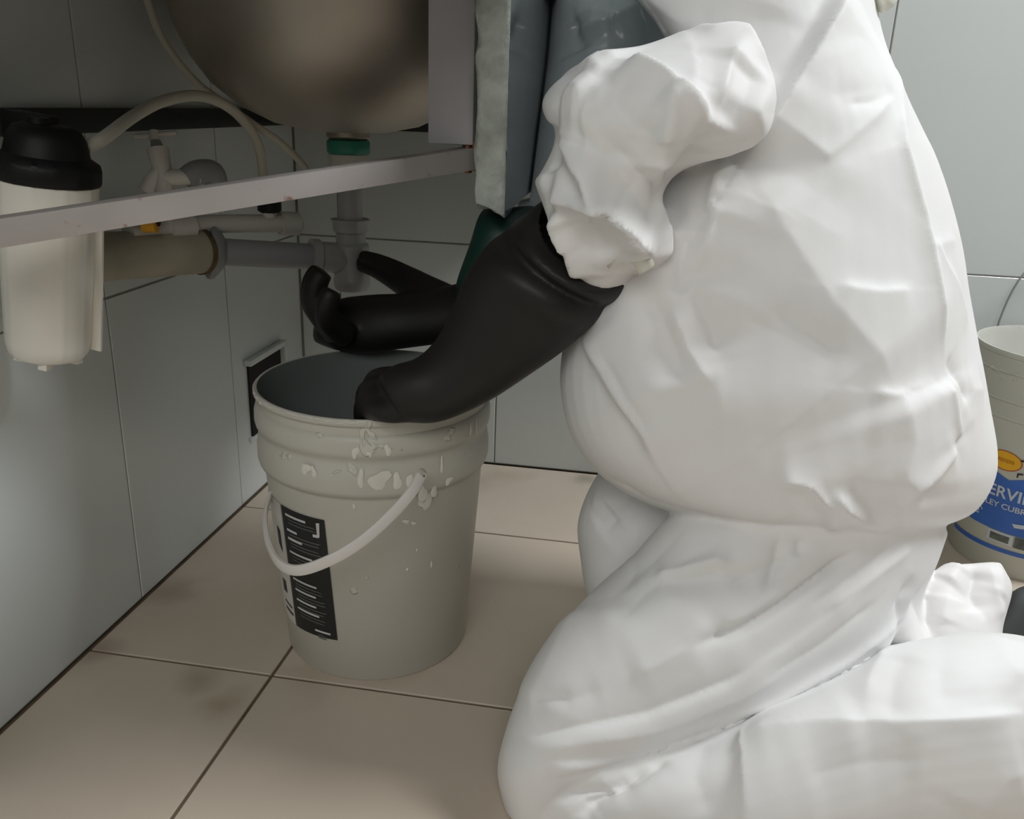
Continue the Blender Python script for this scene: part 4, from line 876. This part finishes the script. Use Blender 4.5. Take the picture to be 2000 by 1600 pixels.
    ('sleeve', 'r', 0.012, 0.03, [(0.759,-0.711,0.7723), (0.7476,-0.8123,0.7413), (0.7419,-0.8418,0.7158), (0.7387,-0.8525,0.6946)]),
    ('sleeve', 'v', 0.01, 0.03, [(0.7387,-0.8525,0.6946), (0.73,-0.8469,0.6743), (0.7191,-0.8362,0.6563)]),
    ('sleeve', 'r', 0.009, 0.016, [(0.6036,-0.8397,0.6327), (0.6278,-0.8505,0.6312), (0.6527,-0.8518,0.6308)]),
    ('sleeve', 'v', 0.008, 0.02, [(0.5922,-0.8305,0.6503), (0.618,-0.8542,0.6507), (0.6411,-0.857,0.6433)]),
    ('sleeve', 'r', 0.009, 0.014, [(0.6115,-0.8388,0.6213), (0.6134,-0.8298,0.6011), (0.6247,-0.8266,0.5789), (0.6335,-0.8085,0.5488)]),
    ('sleeve', 'v', 0.007, 0.02, [(0.6328,-0.8464,0.6178), (0.6474,-0.8432,0.6001), (0.6621,-0.8364,0.5816)]),
    ('sleeve', 'r', 0.008, 0.018, [(0.6551,-0.8507,0.6282), (0.6695,-0.8429,0.6103), (0.6801,-0.8331,0.5869)]),
    ('sleeve', 'r', 0.009, 0.022, [(0.692,-0.8598,0.714), (0.6972,-0.8647,0.7041), (0.6982,-0.8608,0.6735), (0.6975,-0.8479,0.6517)]),
    ('sleeve', 'v', 0.007, 0.028, [(0.7184,-0.8601,0.7009), (0.7074,-0.8626,0.6843), (0.7054,-0.8505,0.6608)]),
    ('sleeve', 'r', 0.007, 0.025, [(0.6137,-0.8477,0.7158), (0.6325,-0.8596,0.7121)]),
    ('sleeve', 'r', 0.007, 0.025, [(0.6202,-0.8322,0.7288), (0.6404,-0.8155,0.7404), (0.657,-0.8302,0.7381)]),
    ('sleeve', 'v', 0.006, 0.025, [(0.6654,-0.8517,0.7254), (0.655,-0.8678,0.7047), (0.6342,-0.8645,0.6918)]),
    ('sleeve', 'r', 0.01, 0.02, [(0.7843,-0.7853,0.7307), (0.7706,-0.8262,0.7046), (0.772,-0.7466,0.672)]),
    ('sleeve', 'v', 0.008, 0.025, [(0.7665,-0.802,0.7381), (0.7588,-0.8354,0.7083), (0.7508,-0.8401,0.6832)]),
    ('sleeve', 'r', 0.01, 0.018, [(0.7021,-0.7936,0.5668), (0.7108,-0.8007,0.6029), (0.7039,-0.825,0.6282)]),
    ('sleeve', 'v', 0.008, 0.012, [(0.6602,-0.8148,0.5566), (0.6692,-0.8327,0.5768), (0.6798,-0.8348,0.5917)]),
    ('inner', 'r', 0.008, 0.018, [(0.5716,-0.4408,0.7948), (0.6038,-0.4449,0.804), (0.6226,-0.4429,0.8074)]),
    ('inner', 'r', 0.009, 0.02, [(0.6163,-0.4435,0.8073), (0.6525,-0.4292,0.8269)]),
    ('inner', 'v', 0.008, 0.025, [(0.5697,-0.4332,0.8132), (0.5876,-0.4566,0.7702)]),
    ('body', 'r', 0.007, 0.025, [(0.6611,-0.6846,0.8194), (0.6824,-0.6878,0.8034), (0.7038,-0.6938,0.7871), (0.7387,-0.7027,0.7779)]),
    ('body', 'v', 0.005, 0.04, [(0.7831,-0.7039,0.8055), (0.7773,-0.7144,0.7689), (0.7995,-0.7269,0.7328)]),
    ('thigh', 'v', 0.007, 0.005, [(0.9345,-0.7991,0.2932), (0.8989,-0.822,0.272), (0.8806,-0.8326,0.259), (0.8626,-0.8426,0.2458), (0.8408,-0.8528,0.2334), (0.8191,-0.8625,0.2208), (0.7983,-0.8697,0.2136), (0.7777,-0.8764,0.2061)]),
    ('thigh', 'v', 0.007, 0.005, [(0.6004,-0.9159,0.0908), (0.626,-0.9258,0.1104), (0.6499,-0.9252,0.1209), (0.6762,-0.9205,0.1282), (0.7024,-0.9139,0.1341), (0.7286,-0.9063,0.1391), (0.7545,-0.8974,0.1492), (0.7805,-0.8884,0.1592), (0.8065,-0.8793,0.1692), (0.8257,-0.8715,0.1804), (0.8451,-0.863,0.191)]),
    ('thigh', 'v', 0.006, 0.005, [(0.6327,-0.9388,0.0893), (0.6625,-0.9341,0.095), (0.6922,-0.9244,0.0965), (0.717,-0.9132,0.0973), (0.7423,-0.9006,0.0971), (0.768,-0.8879,0.0971), (0.7934,-0.8799,0.1033), (0.8187,-0.873,0.1104)]),
    ('thigh', 'v', 0.006, 0.005, [(0.6417,-0.9432,0.0746), (0.665,-0.9366,0.0788), (0.6884,-0.9275,0.0808), (0.7131,-0.9173,0.0847), (0.7381,-0.9059,0.0877)]),
    ('calf', 'v', 0.006, 0.005, [(0.6457,-0.945,0.0502), (0.6704,-0.9423,0.0621), (0.6948,-0.9398,0.0739), (0.7163,-0.9302,0.0832), (0.7382,-0.9153,0.0882)]),
    ('calf', 'v', 0.006, 0.005, [(0.6626,-0.9518,0.0354), (0.6961,-0.9496,0.0655), (0.7237,-0.9306,0.085)]),
    ('calf', 'v', 0.005, 0.005, [(0.6783,-0.9554,0.0356), (0.6886,-0.9488,0.0633), (0.7022,-0.9396,0.0764)]),
    ('thigh', 'v', 0.006, 0.005, [(0.8462,-0.8174,0.3051), (0.8459,-0.8314,0.2808), (0.8386,-0.8434,0.2576)]),
    ('thigh', 'v', 0.005, 0.005, [(0.8686,-0.8151,0.3038), (0.8676,-0.8239,0.2881)]),
    ('thigh', 'v', 0.005, 0.006, [(0.7985,-0.8493,0.2557), (0.8321,-0.8359,0.2757), (0.867,-0.8262,0.2835)]),
    ('thigh', 'r', 0.005, 0.007, [(0.7237,-0.8373,0.2518), (0.7524,-0.8371,0.2649), (0.7868,-0.8344,0.2784), (0.8029,-0.8367,0.277)]),
    ('thigh', 'v', 0.005, 0.008, [(0.7334,-0.847,0.2485), (0.763,-0.8446,0.2599), (0.7973,-0.8396,0.2721)]),
    ('thigh', 'r', 0.005, 0.009, [(0.7915,-0.8684,0.2195), (0.8301,-0.8529,0.2388), (0.8585,-0.8371,0.2625)]),
    ('thigh', 'v', 0.005, 0.006, [(0.8815,-0.8393,0.2375), (0.9062,-0.8252,0.253), (0.9317,-0.809,0.2677), (0.9525,-0.7932,0.2823), (0.9746,-0.7741,0.2957)]),
    ('thigh', 'r', 0.005, 0.01, [(0.8927,-0.8366,0.2314), (0.9177,-0.8216,0.2466), (0.9438,-0.8041,0.2606), (0.9682,-0.785,0.2739), (0.995,-0.7603,0.2851)]),
    ('thigh', 'v', 0.004, 0.006, [(0.8377,-0.8683,0.1662), (0.8572,-0.8597,0.1773), (0.8769,-0.8502,0.188), (0.897,-0.8399,0.1981), (0.9169,-0.8283,0.2116), (0.9375,-0.8148,0.2242), (0.9592,-0.7982,0.2352)]),
    ('thigh', 'v', 0.004, 0.006, [(0.6151,-0.9004,0.128), (0.6391,-0.9087,0.1421), (0.6569,-0.9096,0.1493)]),
    ('thigh', 'v', 0.005, 0.007, [(0.7007,-0.6732,0.2553), (0.6807,-0.6764,0.2375), (0.6668,-0.6774,0.2155)]),
    ('thigh', 'r', 0.005, 0.008, [(0.705,-0.6794,0.2418), (0.7047,-0.6873,0.2113), (0.6985,-0.8114,0.2448)]),
    ('body', 'r', 0.004, 0.006, [(0.8253,-0.8367,0.3676), (0.8441,-0.8342,0.3723), (0.8632,-0.8313,0.3677), (0.883,-0.827,0.3479), (0.9036,-0.8049,0.3132)]),
    ('body', 'r', 0.004, 0.006, [(0.8831,-0.8275,0.3661), (0.9025,-0.8222,0.3451), (0.9334,-0.8049,0.3236)]),
    ('body', 'r', 0.004, 0.007, [(1.0111,-0.7572,0.3964), (0.9823,-0.7861,0.3736), (0.952,-0.8046,0.3514)]),
    ('body', 'r', 0.004, 0.007, [(0.9873,-0.7481,0.4596), (1.0011,-0.7554,0.4212), (1.0111,-0.7572,0.3964)]),
    ('body', 'v', 0.004, 0.005, [(0.9873,-0.7486,0.4587), (0.9623,-0.7693,0.456), (0.9378,-0.7866,0.4505)]),
    ('body', 'v', 0.004, 0.005, [(0.9927,-0.7334,0.4782), (1.0117,-0.7275,0.4538), (1.024,-0.7279,0.4303)]),
    ('body', 'r', 0.004, 0.007, [(0.9178,-0.6599,0.7236), (0.9195,-0.6805,0.6972), (0.9225,-0.695,0.6712), (0.9308,-0.6999,0.6508), (0.9392,-0.7047,0.6303), (0.9477,-0.7089,0.6097), (0.9565,-0.7178,0.5788), (0.9657,-0.7252,0.5476), (0.9755,-0.7303,0.5184), (0.9855,-0.7348,0.4887)]),
    ('body', 'v', 0.003, 0.006, [(0.86,-0.7187,0.7119), (0.8865,-0.7001,0.7152), (0.9163,-0.662,0.7236)]),
    ('body', 'v', 0.004, 0.006, [(0.795,-0.8317,0.34), (0.787,-0.838,0.3681), (0.7799,-0.8373,0.3925), (0.7759,-0.8345,0.4148), (0.772,-0.8311,0.4367)]),
    ('body', 'v', 0.005, 0.006, [(0.6571,-0.7912,0.4723), (0.6706,-0.8054,0.4562), (0.6837,-0.8156,0.4393), (0.6993,-0.8235,0.4194), (0.7149,-0.8285,0.3986)]),
    ('body', 'v', 0.005, 0.008, [(0.6973,-0.7922,0.5375), (0.7118,-0.8042,0.5134), (0.7263,-0.8132,0.4889), (0.7393,-0.8264,0.4528)]),
    ('body', 'v', 0.005, 0.008, [(0.7354,-0.798,0.5462), (0.7578,-0.8098,0.5106), (0.7662,-0.8171,0.483)]),
    ('body', 'v', 0.003, 0.008, [(0.8081,-0.8,0.5319), (0.8387,-0.7991,0.5141), (0.8596,-0.7977,0.5004), (0.8807,-0.796,0.4865)]),
    ('body', 'r', 0.003, 0.008, [(1.0033,-0.6555,0.5854), (0.9714,-0.6999,0.5846), (0.9523,-0.7202,0.5814)]),
    ('sleeve', 'r', 0.006, 0.007, [(0.5993,-0.8363,0.6921), (0.6113,-0.8466,0.6759), (0.6313,-0.8592,0.6538), (0.6496,-0.8518,0.6302), (0.6639,-0.8449,0.6132), (0.6786,-0.8364,0.5955), (0.6971,-0.8134,0.5731)]),
    ('sleeve', 'r', 0.005, 0.007, [(0.6036,-0.8397,0.6327), (0.6278,-0.8505,0.6312), (0.6527,-0.8518,0.6308)]),
    ('sleeve', 'r', 0.005, 0.007, [(0.6115,-0.8388,0.6213), (0.6134,-0.8298,0.6011), (0.6247,-0.8266,0.5789), (0.6335,-0.8085,0.5488)]),
    ('sleeve', 'r', 0.005, 0.007, [(0.6618,-0.8356,0.736), (0.6912,-0.8525,0.7229), (0.7136,-0.8583,0.7083), (0.7369,-0.8533,0.6954)]),
    ('sleeve', 'r', 0.005, 0.007, [(0.759,-0.711,0.7723), (0.7476,-0.8123,0.7413), (0.7419,-0.8418,0.7158), (0.7387,-0.8525,0.6946)]),
    ('sleeve', 'r', 0.004, 0.007, [(0.6097,-0.849,0.7115), (0.6284,-0.8599,0.71)]),
    ('sleeve', 'v', 0.006, 0.008, [(0.6411,-0.865,0.6859), (0.6572,-0.8653,0.6727), (0.6732,-0.8608,0.6591), (0.6989,-0.834,0.6342), (0.7147,-0.7647,0.6036)]),
    ('sleeve', 'v', 0.014, 0.018, [(0.7312,-0.8437,0.6717), (0.7247,-0.8163,0.6486), (0.7232,-0.7596,0.6182)]),
    ('sleeve', 'v', 0.006, 0.006, [(0.7271,-0.845,0.6699), (0.722,-0.8258,0.6514), (0.717,-0.8079,0.6355)]),
    ('body', 'r', 0.006, 0.008, [(0.7724,-0.7524,0.6572), (0.7526,-0.7552,0.6442), (0.7467,-0.764,0.6236)]),
    ('body', 'v', 0.008, 0.012, [(0.7286,-0.7736,0.5957), (0.7242,-0.7885,0.5634), (0.7267,-0.8004,0.5362)]),
    ('body', 'r', 0.006, 0.01, [(0.718,-0.802,0.5259), (0.7358,-0.814,0.4899), (0.7499,-0.8206,0.4725), (0.764,-0.8269,0.4552)]),
    ('body', 'v', 0.005, 0.008, [(0.671,-0.7746,0.3325), (0.6938,-0.7845,0.325), (0.7164,-0.7808,0.3115), (0.759,-0.7967,0.3108), (0.785,-0.8045,0.3082), (0.8101,-0.8145,0.3068)]),
    ('foot', 'r', 0.006, 0.014, [(1.0861,-0.6294,0.1581), (1.0791,-0.656,0.1305)]),
    ('foot', 'v', 0.006, 0.008, [(1.1259,-0.5924,0.178), (1.1166,-0.6249,0.1595), (1.1344,-0.6412,0.1326)]),
    ('foot', 'r', 0.006, 0.008, [(1.1396,-0.5858,0.1797), (1.1432,-0.6161,0.1579), (1.156,-0.6228,0.1276)]),
    ('calf', 'r', 0.007, 0.03, [(0.8259,-0.9047,0.1237), (0.8505,-0.908,0.1349), (0.8755,-0.9072,0.1428), (0.9058,-0.9042,0.1505), (0.9363,-0.8996,0.1568)]),
    ('calf', 's', 0.006, 0.03, [(1.0975,-0.8554,0.1611), (1.0674,-0.8657,0.162), (1.0375,-0.8764,0.1631), (1.0081,-0.8866,0.164), (0.9832,-0.8936,0.1635), (0.9595,-0.8975,0.1608), (0.9363,-0.8996,0.1568), (0.9058,-0.9042,0.1505), (0.8755,-0.9072,0.1428)]),
    ('sleeve', 'r', 0.012, 0.014, [(0.6113,-0.8466,0.6759), (0.6313,-0.8592,0.6538), (0.6496,-0.8518,0.6302), (0.6639,-0.8449,0.6132), (0.6786,-0.8364,0.5955), (0.6935,-0.8203,0.5773)]),
    ('sleeve', 'v', 0.01, 0.014, [(0.5986,-0.8281,0.6857), (0.6098,-0.8476,0.6651), (0.6228,-0.8551,0.6467), (0.6368,-0.8535,0.6355)]),
    ('sleeve', 'v', 0.01, 0.02, [(0.6229,-0.8592,0.6913), (0.6408,-0.8629,0.6723), (0.6583,-0.8606,0.6529), (0.6729,-0.8489,0.6344), (0.6879,-0.8354,0.615), (0.7003,-0.8185,0.5906)]),
    ('sleeve', 'r', 0.007, 0.01, [(0.6036,-0.8397,0.6327), (0.6278,-0.8505,0.6312), (0.6527,-0.8518,0.6308)]),
    ('sleeve', 'v', 0.008, 0.012, [(0.6327,-0.8472,0.6201), (0.6451,-0.843,0.6), (0.653,-0.8344,0.5761)]),
    ('sleeve', 'r', 0.007, 0.009, [(0.6135,-0.8385,0.6182), (0.6155,-0.8305,0.599), (0.6258,-0.8269,0.578)]),
    ('sleeve', 'v', 0.006, 0.01, [(0.6209,-0.8401,0.6119), (0.6286,-0.8365,0.5936), (0.6387,-0.8342,0.5799)]),
    ('sleeve', 'v', 0.008, 0.016, [(0.6451,-0.8587,0.7166), (0.6684,-0.87,0.6971), (0.695,-0.8647,0.6818)]),
    ('sleeve', 'r', 0.008, 0.01, [(0.6914,-0.8613,0.712), (0.6979,-0.8639,0.7054), (0.6987,-0.8623,0.6778)]),
    ('sleeve', 'v', 0.008, 0.012, [(0.7502,-0.804,0.7458), (0.7463,-0.8392,0.716), (0.7425,-0.8503,0.6955)]),
    ('sleeve', 'r', 0.007, 0.01, [(0.7094,-0.757,0.7688), (0.7318,-0.7761,0.7662), (0.7552,-0.7623,0.766), (0.768,-0.78,0.75), (0.7816,-0.7848,0.7349)]),
]


def fold_mesh(me, creases, crumple):
    """press ridges, valleys and overlapping fold edges into the cloth along world-space polylines"""
    n = len(me.vertices)
    P = np.empty(n*3); me.vertices.foreach_get('co', P); P = P.reshape(-1,3)
    Nn = np.empty(n*3); me.vertices.foreach_get('normal', Nn); Nn = Nn.reshape(-1,3)
    D = np.zeros(n)
    if crumple:
        for i in range(n):
            p = Vector(P[i])
            w = noise.noise_vector(p*5.0)*0.035
            d2 = noise.voronoi((p+w*0.7)*15.0)[0]
            a = max(0.0, min(1.0, noise.noise(p*4.0)+0.45))
            D[i] += crumple*a*(d2[1]-d2[0]-0.3)
    for zone, kind, amp, wid, pts in creases:
        A = np.array(pts); lo = A.min(0)-wid*4; hi = A.max(0)+wid*4
        idx = np.where(((P > lo) & (P < hi)).all(1))[0]
        if not len(idx): continue
        p = P[idx]; best = np.full(len(idx), 1e9); bt = np.zeros(len(idx)); side = np.zeros(len(idx))
        segl = np.linalg.norm(np.diff(A, axis=0), axis=1); tot = segl.sum(); acc = 0
        for k in range(len(A)-1):
            a, b = A[k], A[k+1]; ab = b-a
            t = np.clip(((p-a)@ab)/(ab@ab), 0, 1); c = a+t[:,None]*ab
            d = np.linalg.norm(p-c, axis=1); m_ = d < best
            best[m_] = d[m_]; bt[m_] = ((acc+t*segl[k])/tot)[m_]
            cr = np.cross(Nn[idx], ab/np.linalg.norm(ab)); side[m_] = ((p-c)*cr).sum(1)[m_]
            acc += segl[k]
        tap = np.clip(np.minimum(bt, 1-bt)*5.0, 0, 1); tap = 0.15+0.85*tap*tap*(3-2*tap)
        if kind == 'r': h = amp*np.exp(-best/wid)
        elif kind == 'v': h = -amp*np.exp(-best/wid)
        elif kind == 's':   # raised lip on one side, fading away from the edge
            s_ = np.sign(side)*best
            h = np.where(s_ > 0, amp*np.exp(-s_/wid), amp*np.exp(s_/0.006) - 0.4*amp*(np.exp(s_/(wid*0.5))-np.exp(s_/0.006)))
        elif kind == 'b':   # broad rounded swell
            h = amp*np.exp(-(best/wid)**2)
        zd = np.array([ZT[zone].find_nearest(q)[3] or 0.0 for q in p])
        D[idx] += h*tap*np.exp(-(zd/0.012)**2)
    P2 = P+Nn*D[:,None]
    P2[:,2] = np.maximum(P2[:,2], 0.0015)
    me.vertices.foreach_set('co', P2.ravel()); me.update()
    return me
fold_mesh(suit_me, [c_ for c_ in CREASES if c_[0] != 'inner'], 0.0009)
fold_mesh(far_sleeve_me, [(c_[0], c_[1], c_[2]*1.7, c_[3]*0.8, c_[4]) for c_ in CREASES if c_[0] == 'inner'], 0.007)
def relax(me, it, factor):
    o = bpy.data.objects.new('tmp', me); COL.objects.link(o)
    ms = o.modifiers.new('s', 'SMOOTH'); ms.factor = factor; ms.iterations = it
    out = bpy.data.meshes.new_from_object(o.evaluated_get(bpy.context.evaluated_depsgraph_get()))
    bpy.data.objects.remove(o); bpy.data.meshes.remove(me); return out
suit_me = relax(suit_me, 2, 0.3)
def press(me):
    """cloth cannot pass the stone panel: flatten it against the polished face"""
    for v in me.vertices:
        if v.co.z > 0.588 and v.co.y > -0.702 and v.co.x < 0.5372: v.co.x = 0.5372
press(suit_me); press(far_sleeve_me)
for p_ in suit_me.polygons: p_.use_smooth = True
suit_me.name = 'coverall'
to_person(tag(put('coverall', suit_me, M['suit']), 'white crumpled disposable coverall'))

far_sleeve_me.name = 'inner_sleeve'
for p_ in far_sleeve_me.polygons: p_.use_smooth = True
to_person(tag(put('inner_sleeve', far_sleeve_me, M['inner_sleeve']), 'blue grey crumpled sleeve pressed against the stone panel'))

# curled open end of the sleeve above the gauntlet cuff
cf = MB(); v = []; f = []
for i_, (cx3, a3, b3) in enumerate([((0.6808, -0.8361, 0.5799), (0.0171, 0.0028, -0.0059), (-0.0064, -0.0032, 0.0121)), ((0.6747, -0.8350, 0.5738), (0.0170, 0.0012, -0.0043), (-0.0073, -0.0030, 0.0130)), ((0.6685, -0.8317, 0.5677), (0.0153, -0.0008, -0.0031), (-0.0082, -0.0032, 0.0127))]):
    c3, a3, b3 = Vector(cx3), Vector(a3), Vector(b3)
    for k in range(17):
        t_ = math.pi*(-0.15+1.3*k/16); v.append(c3+a3*math.cos(t_)+b3*math.sin(t_))
for i_ in range(2):
    for k in range(16): f.append((i_*17+k, i_*17+k+1, (i_+1)*17+k+1, (i_+1)*17+k))
cf.add(v, f); cuff_o = cf.build('sleeve_cuff', M['hood'])
sm_ = cuff_o.modifiers.new('thickness', 'SOLIDIFY'); sm_.thickness = 0.0015
to_person(tag(cuff_o, 'cream inside of the curled sleeve end'))

# hood rolled at the back of the neck
hd = remesh(MB().loft([((0.9041, -0.5521, 0.8560), (0.0105, 0.0027, 0.0029), (0.0055, 0.0292, 0.0041)), ((0.9155, -0.5579, 0.8344), (0.0147, 0.0030, 0.0018), (0.0068, 0.0341, 0.0041)), ((0.9183, -0.5630, 0.8189), (0.0117, 0.0025, 0.0017), (0.0059, 0.0292, 0.0031)), ((0.9163, -0.5660, 0.8113), (0.0053, 0.0013, 0.0012), (0.0030, 0.0146, 0.0015))], 24, 5), 0.004, 3)
for p_ in hd.polygons: p_.use_smooth = True
to_person(put('hood_edge', hd, M['hood']))

# ------------------------------------------------------------------ gauntlets
def chain(pts, rads, n=16): return MB().tube(pts, rads, n, res=5)
gl = [MB().loft([
    ((0.6343, -0.7580, 0.5849), (0.0492, -0.0029, -0.0302), (-0.0175, -0.0511, -0.0272)),
    ((0.6148, -0.7650, 0.5619), (0.0558, -0.0029, -0.0331), (-0.0105, -0.0541, -0.0145)),
    ((0.5874, -0.7656, 0.5332), (0.0585, -0.0030, -0.0345), (-0.0071, 0.0545, -0.0107)),
    ((0.5611, -0.7657, 0.4997), (0.0551, -0.0028, -0.0325), (-0.0085, 0.0529, -0.0125)),
    ((0.5351, -0.7607, 0.4649), (0.0442, -0.0036, -0.0297), (-0.0089, 0.0474, -0.0130)),
    ((0.5073, -0.7581, 0.4333), (0.0340, -0.0047, -0.0283), (-0.0090, 0.0411, -0.0127)),
    ((0.4804, -0.7611, 0.4130), (0.0281, -0.0053, -0.0275), (-0.0093, 0.0369, -0.0123)),
    ((0.4538, -0.7636, 0.4026), (0.0243, -0.0066, -0.0293), (-0.0103, 0.0365, -0.0126)),
    ((0.4308, -0.7644, 0.3955), (0.0184, -0.0059, -0.0249), (-0.0106, 0.0344, -0.0122))], 40, 6, 2.1, 0.25)]
gl += [chain([(0.4506, -0.7748, 0.3878), (0.4274, -0.7745, 0.3838), (0.4027, -0.7567, 0.3784), (0.3892, -0.7356, 0.3594), (0.3920, -0.7231, 0.3329)], [0.0145,0.014,0.0135,0.012,0.010]),
       chain([(0.4443, -0.7629, 0.3939), (0.4152, -0.7579, 0.3908), (0.3908, -0.7388, 0.3799), (0.3799, -0.7229, 0.3540), (0.3844, -0.7160, 0.3262)], [0.0145,0.014,0.0135,0.012,0.010]),
       chain([(0.4363, -0.7456, 0.4007), (0.4070, -0.7356, 0.3968), (0.3835, -0.7170, 0.3839), (0.3742, -0.7027, 0.3529), (0.3777, -0.6961, 0.3247)], [0.0145,0.0135,0.013,0.0115,0.010]),
       chain([(0.4313, -0.7281, 0.4069), (0.4061, -0.7171, 0.4039), (0.3838, -0.6987, 0.3902), (0.3761, -0.6887, 0.3613), (0.3795, -0.6811, 0.3360)], [0.0135,0.0125,0.0115,0.0105,0.009]),
       chain([(0.4653, -0.7213, 0.4108), (0.4454, -0.7010, 0.4012), (0.4220, -0.6866, 0.3770), (0.4046, -0.6822, 0.3519)], [0.018,0.016,0.0145,0.011])]
g_me = remesh(shells_to_one(gl), 0.0028, 12)
# open the cuff: hollow it out behind its rim
rc, ra, rb = (np.array(q) for q in ((0.6343, -0.7580, 0.5849), (0.0492, -0.0029, -0.0302), (-0.0175, -0.0511, -0.0272)))
ax = np.cross(ra, rb); ax /= np.linalg.norm(ax)
if ax@(np.array((0.5860, -0.7727, 0.5334))-rc) < 0: ax = -ax
for v_ in g_me.vertices:
    q = np.array(v_.co)-rc; d = q@ax
    if d < 0.006:
        rr_ = math.hypot(q@ra/(ra@ra), q@rb/(rb@rb))
        if rr_ < 0.93: v_.co = Vector(np.array(v_.co)+ax*(min(0.06, (0.93-rr_)*0.35)+max(0, -d)))
for p_ in g_me.polygons: p_.use_smooth = True
g_me.materials.append(M['glove']); g_me.materials.append(M['glove_green'])
to_person(tag(put('glove', g_me, None), 'long black rubber gauntlet reaching over the pail rim'))

fg = [MB().loft([
    ((0.6238, -0.5221, 0.4924), (0.0241, -0.0136, -0.0491), (-0.0034, 0.0490, -0.0093)),
    ((0.5842, -0.5144, 0.4714), (0.0176, -0.0139, -0.0470), (-0.0050, 0.0487, -0.0101)),
    ((0.5312, -0.4969, 0.4538), (0.0144, -0.0138, -0.0451), (-0.0072, 0.0483, -0.0106)),
    ((0.4690, -0.4917, 0.4359), (0.0090, -0.0132, -0.0411), (-0.0093, 0.0458, -0.0108)),
    ((0.4159, -0.4879, 0.4251), (0.0035, -0.0128, -0.0375), (-0.0105, 0.0425, -0.0104)),
    ((0.3666, -0.4888, 0.4144), (0.0016, -0.0127, -0.0365), (-0.0114, 0.0392, -0.0099)),
    ((0.3161, -0.4941, 0.4072), (-0.0017, -0.0142, -0.0391), (-0.0124, 0.0368, -0.0096)),
    ((0.2737, -0.4964, 0.4045), (-0.0038, -0.0134, -0.0359), (-0.0122, 0.0327, -0.0086)),
    ((0.2426, -0.4962, 0.4040), (-0.0053, -0.0107, -0.0276), (-0.0101, 0.0252, -0.0067))], 36, 6, 2.2, 0.4)]
fg += [chain([(0.4345, -0.4739, 0.4262), (0.3910, -0.4573, 0.4409), (0.3449, -0.4325, 0.4588), (0.3030, -0.4208, 0.4742), (0.2728, -0.4186, 0.4817)], [0.034,0.030,0.0228,0.0185,0.015]),
       chain([(0.2765, -0.5248, 0.3988), (0.2605, -0.5517, 0.4359), (0.2595, -0.5566, 0.4680), (0.2699, -0.5520, 0.4883)], [0.019,0.018,0.0165,0.0135]),
       chain([(0.2635, -0.5000, 0.3991), (0.2446, -0.5229, 0.4335), (0.2450, -0.5278, 0.4650), (0.2551, -0.5253, 0.4854)], [0.019,0.018,0.0165,0.0135]),
       chain([(0.2525, -0.4809, 0.3974), (0.2331, -0.4945, 0.4281), (0.2325, -0.4959, 0.4545), (0.2414, -0.4954, 0.4730)], [0.018,0.017,0.0155,0.013]),
       chain([(0.2924, -0.5381, 0.3997), (0.2825, -0.5724, 0.4283), (0.2865, -0.5838, 0.4549), (0.2927, -0.5804, 0.4708)], [0.018,0.017,0.0155,0.0125])]
fg_me = remesh(shells_to_one(fg), 0.003, 8)
for p_ in fg_me.polygons: p_.use_smooth = True
to_person(tag(put('glove', fg_me, M['glove']), 'black rubber glove gripping the bottom of the drain trap'))
gb = remesh(MB().loft([((0.5823, -0.5070, 0.5533), (0.0321, -0.0056, -0.0301), (-0.0051, 0.0493, -0.0066)), ((0.5513, -0.5723, 0.5649), (0.0297, -0.0029, -0.0214), (-0.0055, 0.0393, -0.0052)), ((0.5272, -0.6272, 0.5721), (0.0297, -0.0011, -0.0164), (-0.0059, 0.0342, -0.0045)), ((0.5168, -0.6432, 0.5319), (0.0320, -0.0005, -0.0158), (-0.0063, 0.0339, -0.0059)), ((0.4984, -0.6310, 0.4837), (0.0317, -0.0005, -0.0154), (-0.0069, 0.0345, -0.0076)), ((0.4746, -0.5439, 0.4376), (0.0286, -0.0036, -0.0228), (-0.0083, 0.0400, -0.0098))], 28, 5), 0.003, 3)
for p_ in gb.polygons: p_.use_smooth = True  # dark green piece between the far sleeve and the gauntlets
to_person(tag(put('glove_lining', gb, M['glove_green']), 'dark green lining showing beside the black gauntlet'))

# sole of the boot behind the crumpled trouser cuff
bt_ = remesh(MB().loft([((1.2001, -0.5535, 0.0562), (0.0120, -0.0109, -0.0361), (0.0133, 0.0287, -0.0172)), ((1.2240, -0.5451, 0.0692), (0.0166, -0.0163, -0.0532), (0.0169, 0.0351, -0.0205)), ((1.2654, -0.5371, 0.0732), (0.0152, -0.0175, -0.0558), (0.0195, 0.0380, -0.0218)), ((1.3045, -0.5330, 0.0671), (0.0128, -0.0152, -0.0485), (0.0197, 0.0360, -0.0208)), ((1.3393, -0.5328, 0.0523), (0.0080, -0.0104, -0.0327), (0.0178, 0.0308, -0.0182))], 28, 5, 2.6), 0.004, 3)
for p_ in bt_.polygons: p_.use_smooth = True
to_person(tag(put('boot', bt_, M['boot']), 'dark grey boot behind the crumpled trouser cuff'))
